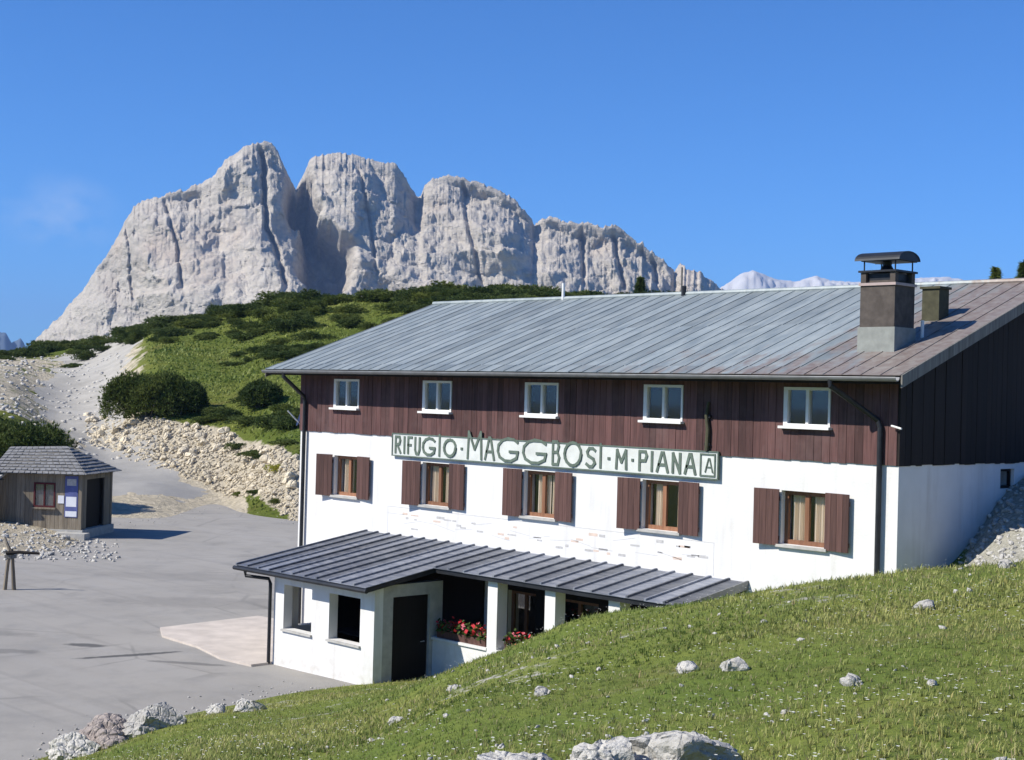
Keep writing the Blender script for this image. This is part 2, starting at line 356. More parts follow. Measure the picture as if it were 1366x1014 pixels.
# ------------------------------------------------------------------ terrain height (camera-foot polar table: lateral ratio u, depth d)
PF = {
 -900: [(2, 5.2), (10, 3.6), (20, .7), (22.5, 0), (25, -.3), (55, -.3), (60, .2), (75, 1.5), (110, 6), (170, 10), (230, 9), (300, -40)],
 -150: [(2, 5.2), (8, 4.4), (15, 2.2), (24, .2), (26, -.3), (56, -.3), (60, .2), (66, .7), (75, 1.2), (90, 3), (120, 6), (150, 8.2), (175, 10), (230, 8), (300, -40)],
 0: [(2, 5.2), (7, 4.7), (15, 2.8), (23, .7), (26, 0), (28, -.3), (57, -.3), (60, .15), (66, .6), (72, .9), (80, 2.8), (100, 5.2), (130, 7.4), (170, 10.1), (230, 8), (300, -40)],
 90: [(2, 5.2), (7, 4.8), (15, 2.95), (24, .8), (27.7, 0), (29.5, -.3), (59, -.3), (63, .1), (67, .3), (76, .6), (95, 2.6), (112, 3.7), (130, 5.7), (150, 7.8), (168, 9.8), (185, 11.6), (240, 8), (300, -40)],
 150: [(2, 5.2), (7, 4.8), (15, 3.0), (24, 1.0), (28.6, 0), (30.4, -.3), (72, -.3), (80, .1), (97, 1.25), (108, 3), (116, 4.7), (130, 6.6), (150, 9.2), (178, 12.4), (240, 9), (300, -40)],
 200: [(2, 5.2), (7, 4.8), (14, 3.3), (20, 1.9), (26, .85), (30.3, 0), (32, -.3), (73, -.3), (84, .45), (98, 1.3), (100, 1.5), (106, 4.9), (112, 5.8), (125, 8.9), (165, 13.2), (240, 10), (300, -40)],
 300: [(2, 5.2), (7, 4.8), (14, 3.4), (20, 2.2), (27, .95), (32, 0), (34, -.3), (84, -.3), (91, .1), (93, .45), (100, 3.95), (108, 5.6), (128, 9.2), (145, 12.4), (158, 15), (240, 12), (300, -40)],
 390: [(2, 5.2), (7, 4.85), (14, 3.5), (20, 2.35), (28, .95), (33.5, .02), (36, -.3), (78, -.3), (80, 0), (85, 1.9), (90, 3.2), (102, 5.8), (120, 9.2), (138, 13), (150, 16.2), (240, 12), (300, -40)],
 500: [(2, 5.2), (8, 4.72), (14, 3.68), (20, 2.62), (26, 1.62), (32, .5), (34, .18), (36.5, -.2), (60, -.3), (72, .4), (85, 2.5), (100, 5), (120, 9), (145, 16.2), (240, 12), (300, -40)],
 663: [(2, 5.2), (8, 4.92), (14, 4.22), (20, 3.4), (24, 2.7), (29, 1.2), (33, .5), (40, .1), (60, .6), (80, 4), (110, 11), (140, 16.6), (240, 12), (300, -40)],
 800: [(2, 5.2), (8, 4.95), (14, 4.45), (20, 4.03), (24, 3.0), (29, 1.5), (34, .8), (60, 1), (80, 4), (110, 11), (140, 16.3), (240, 12), (300, -40)],
 980: [(2, 5.2), (8, 5.0), (13, 4.8), (18, 4.56), (22, 3.8), (28, 2.4), (33, 1.8), (60, 2), (80, 5), (110, 11), (140, 16.2), (240, 12), (300, -40)],
 1200: [(2, 5.25), (7, 5.23), (12, 5.1), (18, 4.86), (22, 4.3), (26, 3.6), (30, 3.2), (60, 5), (80, 7), (110, 11), (140, 13.8), (240, 12), (300, -40)],
 1280: [(2, 5.25), (7, 5.24), (12, 5.16), (18, 4.97), (21, 4.55), (25, 3.75), (28, 3.5), (31, 3.75), (34, 5.0), (38, 5.6), (60, 6.5), (80, 8), (110, 11), (140, 14), (240, 12), (300, -40)],
 1366: [(2, 5.25), (7, 5.25), (12, 5.2), (18, 5.08), (21, 4.6), (24, 4.15), (27, 4.1), (29.5, 4.6), (32.6, 5.5), (37, 6.3), (45, 7.2), (70, 9), (120, 15.2), (150, 16), (240, 12), (300, -40)],
 1700: [(2, 5.3), (7, 5.45), (12, 5.6), (18, 5.7), (24, 5.5), (29, 5.9), (37, 7), (45, 8), (70, 10), (120, 15.5), (150, 16.5), (240, 12), (300, -40)],
 2600: [(2, 5.3), (12, 6.2), (24, 7), (45, 9), (120, 16), (240, 14), (300, -40)]}
_cols = sorted(PF); _u = np.array([(c-683)/1990. for c in _cols]); _s = np.linspace(math.log(2), math.log(300), 640)
_T = np.array([np.interp(_s, np.log([p[0] for p in PF[c]]), [p[1] for p in PF[c]]) for c in _cols])
_uu = np.linspace(_u[0], _u[-1], 900)
def _hermite(xs, Y, xq):
    m = np.zeros_like(Y); dl = (Y[1:]-Y[:-1])/(xs[1:]-xs[:-1])[:, None]
    same = dl[1:]*dl[:-1] > 0; w = 2*dl[1:]*dl[:-1]/np.where(same, dl[1:]+dl[:-1], 1); m[1:-1] = np.where(same, w, 0)
    k = np.clip(np.searchsorted(xs, xq)-1, 0, len(xs)-2); h = (xs[k+1]-xs[k])[:, None]; t = ((xq-xs[k])/(xs[k+1]-xs[k]))[:, None]
    return (2*t**3-3*t**2+1)*Y[k]+(t**3-2*t**2+t)*h*m[k]+(-2*t**3+3*t**2)*Y[k+1]+(t**3-t**2)*h*m[k+1]
_Z = _hermite(_u, _T, _uu)
for _ in range(2):
    Zp = np.pad(_Z, ((0, 0), (4, 4)), 'edge'); _Z = sum(Zp[:, k:k+_Z.shape[1]] for k in range(9))/9
Zp = np.pad(_Z, ((6, 6), (0, 0)), 'edge'); _Z = sum(Zp[k:k+_Z.shape[0]] for k in range(13))/13
E0 = np.array(EYE); FF = np.array(F0); RR = np.array(R0)
def ud(x, y):
    dx = np.asarray(x)-E0[0]; dy = np.asarray(y)-E0[1]; d = dx*FF[0]+dy*FF[1]; r = dx*RR[0]+dy*RR[1]
    d = np.maximum(d, 2.0); return r/d, d
def xy(u, d): return E0[0]+d*(FF[0]+u*RR[0]), E0[1]+d*(FF[1]+u*RR[1])
def baseH(u, d):
    a = np.clip((u-_uu[0])/(_uu[1]-_uu[0]), 0, len(_uu)-1.001); b = np.clip((np.log(d)-_s[0])/(_s[1]-_s[0]), 0, len(_s)-1.001)
    i = a.astype(int); j = b.astype(int); a = a-i; b = b-j
    return (_Z[i, j]*(1-a)+_Z[i+1, j]*a)*(1-b)+(_Z[i, j+1]*(1-a)+_Z[i+1, j+1]*a)*b
def H(x, y):
    x = np.asarray(x, float); y = np.asarray(y, float); u, d = ud(x, y); z = baseH(u, d)
    k = sstep(-.08, .35, z)
    far = sstep(50, 100, d)
    return z + k*(1-far)*(.07*fbm(x*.5, y*.5, 3, 4)+.035*ridged(x*2.1, y*2.1, 9, 3)-.02)+k*far*(.55*fbm(x*.12, y*.12, 5, 5, .55))
def Hs(x, y): return float(H(np.array([x]), np.array([y]))[0])
def UC(px): return (px-683)/1990.
def bare(x, y): return sstep(.12, .5, fbm(x*.9, y*.9, 61, 5, .7))*.48
def gravel_mask(u, d):
    px = u*1990+683
    bot = np.interp(px, [60, 130, 200, 300, 395, 470], [120, 103, 98.5, 91.5, 79, 70]); top = np.interp(px, [60, 130, 200, 300, 395, 470], [128, 116, 107, 101.5, 88.5, 80])
    g = sstep(-3, 1, d-bot)*sstep(-2.5, 1.5, top-d)*sstep(40, 110, px)*sstep(-60, 0, 430-px)
    g = np.maximum(g, sstep(92, 100, d)*sstep(165, 178, 340-d+0*px)*sstep(-60, 0, 165-px)*.66*sstep(-20, 0, 172-d))
    g = np.maximum(g, sstep(55, 58, d)*sstep(0, 4, 74-d)*sstep(-40, 0, 150-px)*.9)
    g = np.maximum(g, sstep(66, 72, d)*sstep(-2, 2, bot-d)*sstep(95, 125, px)*sstep(-20, 0, 325-px))
    x_, y_ = xy(u, d); g = np.maximum(g, bare(x_, y_)*(d < 40))
    g = np.maximum(g, sstep(24.5, 26.5, d)*sstep(-6, 0, 42-d)*sstep(1275, 1315, px))
    return g
def patch(name, us, ds, m):
    U_, D_ = np.meshgrid(us, ds, indexing='ij'); X, Y = xy(U_, D_); Z = H(X, Y)
    V = np.stack([X, Y, Z], -1).reshape(-1, 3)
    return structure(link(name, npmesh(name, V, gridfaces(len(us), len(ds)), m, True, {'gravel': ('FLOAT', gravel_mask(U_, D_).ravel())})))
patch('meadow', np.concatenate([np.linspace(-1.2, -.45, 40)[:-1], np.linspace(-.45, .45, 340), np.linspace(.45, 1.2, 40)[1:]]), np.concatenate([np.linspace(2, 36, 300), np.linspace(36, 48, 30)[1:]]), 'meadow')
patch('hillside', np.concatenate([np.linspace(-1.1, -.42, 70)[:-1], np.linspace(-.42, .42, 520), np.linspace(.42, 1.1, 60)[1:]]), np.concatenate([np.geomspace(48, 200, 330), np.linspace(200, 300, 30)[1:]]), 'hill')
# far valley floor out to the horizon
g = MB(); n = 64
g.add([(0, 0, -70)]+[(16000*math.cos(2*math.pi*k/n), 16000*math.sin(2*math.pi*k/n), -70) for k in range(n)], [(0, k+1, (k+1) % n+1) for k in range(n)])
structure(g.build('ground', 'hill'))
# parking area: one worn asphalt sheet
xs = np.linspace(-85, -2.5, 150); ys = np.linspace(-24, 60, 150); X, Y = np.meshgrid(xs, ys, indexing='ij')
Z = .025*fbm(X*.25, Y*.25, 21, 3)-.01
structure(link('parking_lot', npmesh('parking_lot', np.stack([X, Y, Z], -1).reshape(-1, 3), gridfaces(150, 150), 'asphalt')))
# track climbing behind the hut
tk = [(238, 80, 3.2), (212, 88, 3.1), (186, 96, 2.8), (158, 102, 2.6), (132, 107, 2.5), (114, 113, 2.8), (104, 120, 3.2), (104, 128, 3.6), (112, 138, 4.0), (130, 150, 4.6), (140, 160, 5), (120, 172, 5)]
P = np.array([[*xy(UC(a), d), w] for a, d, w in tk]); tt = np.linspace(0, len(tk)-1, 90); P = np.stack([np.interp(tt, np.arange(len(tk)), P[:, k]) for k in range(3)], 1)
for _ in range(3): P[1:-1] = (P[:-2]+2*P[1:-1]+P[2:])/4
T = np.gradient(P[:, :2], axis=0); T /= np.linalg.norm(T, axis=1)[:, None]; Nn = np.stack([-T[:, 1], T[:, 0]], 1)
w = np.linspace(-1, 1, 13); V = []
for k in range(90):
    for a in w:
        q = P[k, :2]+Nn[k]*a*P[k, 2]*(1+.18*math.sin(k*.9+a)); V.append((q[0], q[1], max(Hs(*q), .02)+.09*(1-abs(a)**4)-.03-.3*max(0, 1-k/9)))
structure(link('gravel_track', npmesh('gravel_track', V, gridfaces(90, 13), 'gravel')))
# paler concrete apron and dark repaired patches
ap = MB(); ap.prism([(-21.6, -3.2), (-20.4, -3.85), (-18.4, -4.0), (-16.6, -4.45), (-15.35, -4.35), (-15.35, -.02), (-19.5, -.02), (-20.3, .5), (-21.9, .3)], 2, -.06, .036); structure(ap.build('concrete_apron', 'slab'))

# ------------------------------------------------------------------ mountains
def crestfun(pts):
    a = np.array(pts, float); return lambda px: np.interp(px, a[:, 0], a[:, 1])
def hor(px): return 508.1+(px)*.02619
cf = crestfun([(-300, 560), (-60, 520), (0, 490), (45, 455), (75, 425), (105, 390), (130, 350), (150, 320), (160, 292), (176, 270), (200, 263), (240, 250), (275, 236), (292, 214), (315, 197), (332, 189), (350, 188), (362, 198), (370, 218), (381, 243), (388, 252), (396, 232), (404, 212), (418, 206), (440, 202), (480, 209), (518, 217), (534, 238), (549, 262), (555, 262), (560, 245), (575, 237), (600, 234), (640, 245), (680, 266), (700, 285), (707, 302), (716, 292), (780, 298), (816, 300), (850, 325), (880, 346), (896, 362), (904, 352), (930, 362), (955, 384), (990, 405), (1060, 440), (1200, 500)])
nu, nv = 1150, 340
px = np.linspace(-80, 1040, nu); tq = np.linspace(0, 1, nv)
df = crestfun([(-80, 2700), (60, 2600), (160, 2510), (200, 2490), (300, 2480), (345, 2480), (372, 2485), (384, 2545), (394, 2555), (412, 2520), (480, 2515), (525, 2520), (542, 2535), (551, 2575), (560, 2530), (610, 2520), (690, 2510), (702, 2520), (708, 2550), (718, 2515), (800, 2490), (890, 2500), (900, 2530), (912, 2500), (1080, 2600)])
dc = df(px); dc = np.convolve(np.pad(dc, 4, 'edge'), np.ones(9)/9, 'valid')
yc = cf(px)+3.5*fbm(px*.07, px*0, 31, 5, .62)-5*(ridged(px*.16, px*0, 35, 3, .6)-.62)-8*(ridged(px*.05, px*0, 33, 5, .65)-.62)*(1+.9*sstep(700, 740, px))
zc = 6.9+dc*(hor(px)-yc)/1990.
t = np.concatenate([np.linspace(-200, 0, 40)[:-1], np.linspace(0, 680, nv-39)])      # behind (negative) / in front of the crest, metres
U_ = np.repeat(((px-683)/1990.)[:, None], nv, 1); Tt = np.repeat(t[None], nu, 0); fr = np.clip(Tt, 0, None); Rr = U_*2500.
def heavy(a, k=75): return np.convolve(np.pad(np.convolve(np.pad(a, k, 'edge'), np.ones(2*k+1)/(2*k+1), 'valid'), k, 'edge'), np.ones(2*k+1)/(2*k+1), 'valid')
fade = np.exp(-(fr/75.)**2); dcs, zcs = heavy(dc), heavy(zc)      # notches of the crest die out down the face
DC = dcs[:, None]+(dc-dcs)[:, None]*fade; ZC = zcs[:, None]+(zc-zcs)[:, None]*np.exp(-(fr/110.)**2)
def worley(x, y, sd):
    ix, iy = np.floor(x), np.floor(y); f1 = np.full(x.shape, 9.); f2 = np.full(x.shape, 9.)
    for a in (-1, 0, 1):
        for b in (-1, 0, 1):
            cx, cy = ix+a, iy+b; q = np.hypot(cx+_h(cx, cy, sd)-x, cy+_h(cx, cy, sd+1)-y); f2 = np.where(q < f1, f1, np.minimum(f2, q)); f1 = np.minimum(f1, q)
    return f1, f2
# the gully between the first two towers runs down to the right
gl = np.exp(-((Rr-(np.interp(fr, [0, 40, 80, 100, 135, 200, 400], [-372, -367, -358, -349, -322, -320, -330])+9*fbm(fr/30., fr*0, 99, 3)))/np.interp(fr, [0, 60, 88, 98, 130, 170, 220, 330], [11, 20, 23, 12, 38, 42, 24, 24]))**4)*sstep(5, 40, fr)
ZG = ZC-np.where(Tt < 0, -Tt*.9, 0)-np.where(fr < 170, fr*1.12, 190+(fr-170)*.86)
ta = sstep(0, 22, fr); wz = ZG+18*fbm(Rr/60., ZG/60., 90, 4, .6); wr = Rr+18*fbm(Rr/50., ZG/50., 91, 4, .6)+.35*ZG
dsp = np.zeros_like(ZG)
for sc, am, sd in ((230., 44., 201), (100., 15., 206), (41., 3.5, 211), (17., 2.6, 221)):
    f1, f2 = worley(wr/sc, wz/(sc*1.25), sd); dsp += am*(np.clip(f2-f1, 0, .55)/.55-.5)-am*.35*(f1-.4)
md = .25+.75*sstep(-.3, .4, fbm(Rr/170., ZG/140., 100, 3))
dsp = dsp+md*(15*fbm(wr/52., wz/38., 94, 6, .7)+9*(ridged(wr/60.+ZG/90., wz/25., 104, 5, .65)-.6)+5*(ridged(Rr/9., wz/7., 96, 3, .7)-.6))
Yi = hor(px)[:, None]-(ZG-6.9)/(DC-Tt)*1990.; Xi = np.repeat(px[:, None], nv, 1)+3*fbm(Yi/14., Rr/90., 105, 4, .65)     # where the joints and ramps run on the face
for pts_, wd_, dp_ in (([(190, 338), (222, 344), (300, 349), (330, 362), (384, 380)], 3.2, 34), ([(260, 212), (330, 232), (380, 240)], 2.5, 16), ([(270, 160), (340, 168), (400, 175)], 3, 16), ([(225, 470), (290, 486), (370, 500)], 2.5, 14), ([(240, 610), (310, 622), (380, 640)], 3, 16), ([(300, 770), (380, 776)], 3, 22), ([(310, 812), (385, 830)], 3, 24), ([(345, 868), (385, 874)], 3, 20)):
    a_ = np.array(pts_, float); cxl = np.interp(Yi, a_[:, 0], a_[:, 1]); on = sstep(a_[0, 0]-6, a_[0, 0]+6, Yi)*sstep(a_[-1, 0]+8, a_[-1, 0]-8, Yi); dsp = dsp-dp_*on*np.exp(-((Xi-cxl)/wd_)**2)
for (xa_, ya_, xb_, yb_, dp_) in ((415, 318, 620, 392, 26), (585, 318, 700, 336, 16), (585, 296, 690, 308, 11), (180, 300, 330, 262, 14), (120, 400, 330, 372, 14)):      # ramps: face steps back above the line
    ly = ya_+(yb_-ya_)*(Xi-xa_)/(xb_-xa_)+4*fbm(Xi/20., Xi*0, 107, 3); dsp = dsp+dp_*sstep(-3, 5, Yi-ly)*sstep(45, 8, Yi-ly)*sstep(xa_-10, xa_+20, Xi)*sstep(xb_+10, xb_-20, Xi)
D_ = DC-Tt-ta*dsp+gl*200
ZG = ZG+ta*(5*fbm(Rr/15., fr/10., 97, 4, .65)+2*np.sin(wz/6.+5*fbm(Rr/90., ZG/90., 92, 3)))-gl*45
XX, YY = xy(U_, D_)
structure(link('mountain', npmesh('mountain', np.stack([XX, YY, ZG], -1).reshape(-1, 3), gridfaces(nu, nv), 'dolomite', False)))
def far_range(name, pts, d, m, depth, seed, rough=6):
    f = crestfun(pts); a = np.linspace(pts[0][0], pts[-1][0], 260); b = np.linspace(-.5, 1, 60); A, B = np.meshgrid(a, b, indexing='ij'); u = (A-683)/1990.
    zc = 6.9+d*(hor(A)-f(A)-rough*.25*fbm(A*.2, A*0, seed, 4, .6))/1990.
    z = zc-np.abs(B)*depth*.75+sstep(0, .15, np.abs(B))*depth*.10*ridged(A*.06, B*4, seed, 5, .6); x, y = xy(u, d-B*depth)
    return structure(link(name, npmesh(name, np.stack([x, y, z], -1).reshape(-1, 3), gridfaces(260, 60), m, False)))
far_range('far_mountains', [(880, 420), (940, 395), (965, 378), (985, 364), (1000, 359), (1018, 365), (1035, 372), (1062, 374), (1085, 366), (1105, 373), (1150, 375), (1200, 372), (1230, 369), (1262, 368), (1300, 376), (1366, 384), (1500, 370), (1700, 400)], 7200, 'far_rock', 900, 71)
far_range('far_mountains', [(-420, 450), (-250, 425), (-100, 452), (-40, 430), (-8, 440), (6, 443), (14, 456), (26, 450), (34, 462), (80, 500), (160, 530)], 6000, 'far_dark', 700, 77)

# ================================================================== LODGE
LB = (-9.75, 5.5, 0)
lodge = thing('mountain_lodge', 'long white mountain lodge with brown timber attic and grey metal roof', 'lodge', LB, worldparts=True)
XL, XR, YB = -19.55, 0.06, 11.0
WX = [-2.08-3.83*k for k in range(5)]; LX = [-2.13-3.81*k for k in range(5)]
PITCHT = math.tan(math.radians(19.7)); EY, EZ = -.8, 7.43; RY = 5.5
def roofz(y): return EZ+(y-EY)*PITCHT if y <= RY else EZ+(2*RY-y-EY)*PITCHT
def wall(mb, u0, u1, z0, z1, holes, to3, thick, m=0, backs=True):
    """wall panel with rectangular holes: to3(u, z, depth) -> world"""
    us = sorted({u0, u1, *[h[0] for h in holes], *[h[1] for h in holes]}); zs = sorted({z0, z1, *[h[2] for h in holes], *[h[3] for h in holes]})
    solid = lambda a, b: not any(h[0]-1e-6 <= a and b[0] <= h[1]+1e-6 and h[2]-1e-6 <= b[1] and b[2] <= h[3]+1e-6 for h in holes)
    for i in range(len(us)-1):
        for j in range(len(zs)-1):
            if not solid(us[i], (us[i+1], zs[j], zs[j+1])): continue
            for dp in ((0, thick) if backs else (0,)):
                mb.add([to3(us[i], zs[j], dp), to3(us[i+1], zs[j], dp), to3(us[i+1], zs[j+1], dp), to3(us[i], zs[j+1], dp)], [(0, 1, 2, 3)], m)
    for h in holes+[(u0, u1, z0, z1)]:
        a, b, c, d = h
        for (p, q) in (((a, c), (b, c)), ((b, c), (b, d)), ((b, d), (a, d)), ((a, d), (a, c))):
            mb.add([to3(p[0], p[1], 0), to3(q[0], q[1], 0), to3(q[0], q[1], thick), to3(p[0], p[1], thick)], [(0, 1, 2, 3)], m)
ZW = 5.76
gdoors_lining = [(-10.75, -9.75, -.019, 2.1), (-9.2, -7.7, .8, 2.1), (-7.2, -5.6, .8, 2.1)]
holes = [(x-.55, x+.55, 3.95, 5.06) for x in LX]
gdoors = [(-10.75, -9.75, 0, 2.1), (-9.2, -7.7, .8, 2.1), (-7.2, -5.6, .8, 2.1)]
m = MB(); wall(m, XL, XR, -.6, ZW, holes+gdoors, lambda u, z, d: (u, d, z), .38); m.build('front_wall', 'plaster', lodge)
m = MB(); wall(m, .38, YB, -.6, ZW, [(4.02, 4.62, 5.16, 5.58)], lambda u, z, d: (XR-d, u, z), .38); m.build('gable_wall', 'plaster', lodge)
m = MB(); m.box(XL, XL+.38, .382, YB, -.6, ZW); m.build('side_wall', 'plaster', lodge)
m = MB(); m.box(XL+.38, XR-.38, YB-.38, YB-.002, -.6, ZW); m.build('rear_wall', 'plaster', lodge)
m = MB(); m.box(XL+.4, XR-.4, .4, YB-.4, 3.2, 3.3); m.build('interior_floor', 'interior', lodge); MB().box(XL+.4, XR-.4, .4, YB-.4, 5.55, 5.72).build('interior_ceiling', 'interior', lodge); MB().box(XL+.5, XR-.5, 1.9, 2.0, -.4, 5.5).build('interior_wall', 'interior', lodge)
# attic box behind the boards
m = MB(); top = 7.62
m.add([(XL+.02, .16, ZW), (XR-.04, .16, ZW), (XR-.04, .16, roofz(.16)-.2), (XL+.02, .16, roofz(.16)-.2)], [(0, 1, 2, 3)])
for x in (XL+.03, XR-.06):
    m.add([(x, .16, ZW), (x, YB-.05, ZW), (x, YB-.05, roofz(YB)-.2), (x, RY, roofz(RY)-.2), (x, .16, roofz(.16)-.2)], [(0, 1, 2, 3, 4)])
m.add([(XL+.02, YB-.05, ZW), (XR-.04, YB-.05, ZW), (XR-.04, YB-.05, roofz(YB)-.2), (XL+.02, YB-.05, roofz(YB)-.2)], [(0, 1, 2, 3)])
attic = m.build('attic_wall', 'dark_wood', lodge)
PW = 3.83/20
def plank(name, mb, mat_, parent): return mb.build(name, mat_, parent)
k = -1
x = WX[0]+11*PW
while x > XL+.01:
    a, b = max(x-PW, XL-.012), min(x, XR+.012); c = (a+b)/2
    win = [w_ for w_ in WX if abs(c-w_) < 3*PW]
    y0 = -.03-random.uniform(0, .012); segs = [(ZW-.05-random.uniform(0, .02), 7.6)]
    if win: segs = [(segs[0][0], 6.40), (7.20, 7.6)]
    for s0, s1 in segs:
        m = MB(); m.box(a+.004, b-.004, y0, .01, s0, s1); m.build('plank', 'larch', attic)
    x -= PW
# gable boards, near-black: the gable's shade is put into their colour
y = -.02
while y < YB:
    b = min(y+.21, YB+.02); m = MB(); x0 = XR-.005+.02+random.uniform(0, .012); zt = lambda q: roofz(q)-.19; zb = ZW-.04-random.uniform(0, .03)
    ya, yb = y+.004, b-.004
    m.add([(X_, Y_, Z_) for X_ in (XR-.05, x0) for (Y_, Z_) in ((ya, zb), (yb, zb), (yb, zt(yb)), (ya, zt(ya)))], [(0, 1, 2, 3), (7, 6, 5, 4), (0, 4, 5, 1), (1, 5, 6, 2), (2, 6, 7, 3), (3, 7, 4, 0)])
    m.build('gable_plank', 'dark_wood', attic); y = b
# gable-end window
m = MB(); wall(m, 4.02, 4.62, 5.16, 5.58, [(4.08, 4.56, 5.22, 5.52)], lambda u, z, d: (XR-.08-d, u, z), .06); gw = m.build('gable_window', 'dark_wood', lodge)
m = MB(); m.box(XR-.115, XR-.11, 4.08, 4.56, 5.22, 5.52); m.build('pane', 'glass', gw)
# attic windows
for wx in WX:
    a, b, z0, z1 = wx-3*PW+.005, wx+3*PW-.005, 6.40, 7.20
    m = MB(); F3 = lambda u, z, d: (u, -.05+d, z)
    wall(m, a, b, z0, z1, [(a+.10, wx-.02, z0+.05, z1-.06), (wx+.05, b-.05, z0+.05, z1-.06)], F3, .12)
    fr_ = m.build('attic_window', 'white_paint', lodge)
    for (p, q) in ((a+.10, wx-.02), (wx+.05, b-.05)):
        m = MB(); m.box(p, q, .012, .018, z0+.05, z1-.06); m.build('pane', 'glass', fr_)
    m = MB(); m.box(a-.05, b+.05, -.17, .01, z0-.055, z0-.003); m.build('window_sill', 'white_paint', fr_)
# first-floor windows with shutters
def lerp(a, b, t): return a+(b-a)*t
for i, lx in enumerate(LX):
    a, b, z0, z1 = lx-.55, lx+.55, 3.95, 5.06
    m = MB(); F3 = lambda u, z, d: (u, .13+d, z)
    wall(m, a, b, z0, z1, [(a+.09, lx-.05, z0+.09, z1-.09), (lx+.05, b-.09, z0+.09, z1-.09)], F3, .07)
    fr_ = m.build('window_frame', 'frame_wood', lodge)
    for (p, q) in ((a+.09, lx-.05), (lx+.05, b-.09)):
        m = MB(); m.box(p, q, .162, .168, z0+.09, z1-.09); m.build('pane', 'glass', fr_)
    # curtains: two pleated lengths
    for (p, q) in ((a+.12+.06*(i % 3), lx-.12+.13*((i*7) % 3)), (lx+.10+.09*((i*5) % 3), b-.1)):
        n_ = 22; vs = []
        for k in range(n_+1):
            xx = lerp(p, q, k/n_); yy = .26+.025*math.sin(k*1.9+i)
            vs += [(xx, yy, z0+.02), (xx, yy+.01, z1-.02)]
        m = MB(); m.add(vs, [(2*k, 2*k+2, 2*k+3, 2*k+1) for k in range(n_)]); m.build('curtain', 'curtain', fr_)
    m = MB(); m.box(a-.07, b+.07, -.09, .128, z0-.06, z0-.002); m.build('window_sill', 'concrete', fr_)
    for s in (-1, 1):
        h0 = lx+s*.56; ang = math.radians(random.uniform(4, 16)) if s < 0 else math.radians(random.uniform(2, 10))
        sh = link('shutter', MB().box(-.005, .60, .002, .022, .10, .19).box(-.005, .60, .002, .022, .92, 1.01).mesh('shutter', 'shutter'), lodge)
        base = Vector((h0, -.035, 3.92)); sh.location = base-Vector(LB)
        sh.rotation_euler = (0, 0, -ang if s > 0 else math.pi+ang)
        for k in range(4):
            sy = -1 if s > 0 else 1
            m = MB(); m.box(.003+k*.15, .147+k*.15, *sorted((-.028, 0) if s > 0 else (.024, .05)), 0, 1.16); m.build('board', 'shutter', sh)
# ground-floor door and windows under the canopy
for (a, b, z0, z1) in gdoors:
    m = MB(); h = [(a+.09, (a+b)/2-.04, z0+.12, z1-.09), ((a+b)/2+.04, b-.09, z0+.12, z1-.09)]
    wall(m, a, b, z0, z1, h, lambda u, z, d: (u, .12+d, z), .07); fr_ = m.build('canopy_window' if z0 > 0 else 'door', 'frame_wood', lodge)
    for q in h: m = MB(); m.box(q[0], q[1], .15, .156, q[2], q[3]); m.build('pane', 'glass', fr_)
# roof
m = MB(); x0, x1 = -20.2, .56; th = .14
prof = [(EY, EZ-.012), (RY, roofz(RY)-.012), (2*RY-EY, EZ-.012), (2*RY-EY, EZ-.012-th), (RY, roofz(RY)-.012-th), (EY, EZ-.012-th)]
m.prism(prof, 0, x0, x1); roof = m.build('roof', 'dark_wood', lodge)
for xa, xb in ((x0-.03, x0+.0), (x1, x1+.035)):
    MB().prism([(EY-.02, EZ-.22), (RY, roofz(RY)-.20), (2*RY-EY+.02, EZ-.22), (2*RY-EY+.02, EZ-.02), (RY, roofz(RY)+.02), (EY-.02, EZ+.02)], 0, xa, xb).build('bargeboard', 'old_wood', roof)
NP = 48; pw = (x1-x0)/NP; ang = math.radians(19.7); ca_, sa_ = math.cos(ang), math.sin(ang)
def panelmesh(y0, y1, back=False):
    mb = MB(); L = (y1-y0)/ca_
    # local: x along facade, s up the slope
    def P3(x, s, h):
        yy, zz = s*ca_-h*sa_, s*sa_+h*ca_
        return (x, -yy if back else yy, zz)
    def bx(xa, xb, sa2, sb2, h0, h1): mb.add([P3(x, s, h) for x in (xa, xb) for s in (sa2, sb2) for h in (h0, h1)], [(0, 1, 3, 2), (4, 6, 7, 5), (0, 4, 5, 1), (2, 3, 7, 6), (0, 2, 6, 4), (1, 5, 7, 3)])
    bx(.016, pw-.002, 0, L+.05, 0, .012); bx(.0, .016, 0, L+.03, 0, .026)
    return mb.mesh('roof_panel', 'zinc')
rows = [(EY-.04, -.42), (-.42, 2.5), (2.5, RY)]
for r, (ya, yb) in enumerate(rows):
    me = panelmesh(ya, yb)
    for k in range(NP):
        o = link('roof_panel', me, roof); o.location = (x0+k*pw, ya, roofz(ya)+.018-.012*r+.001+random.uniform(0, .006)); o.rotation_euler = (random.uniform(-.002, .001), random.uniform(-.004, .004), 0)
me = panelmesh(EY-.04, RY, True)
for k in range(NP): o = link('roof_panel', me, roof); o.location = (x0+k*pw, 2*RY-EY+.04, EZ)
m = MB(); m.tube([(x0, RY, roofz(RY)+.02), (x1, RY, roofz(RY)+.02)], .07, 8); m.build('ridge_cap', 'zinc', roof)
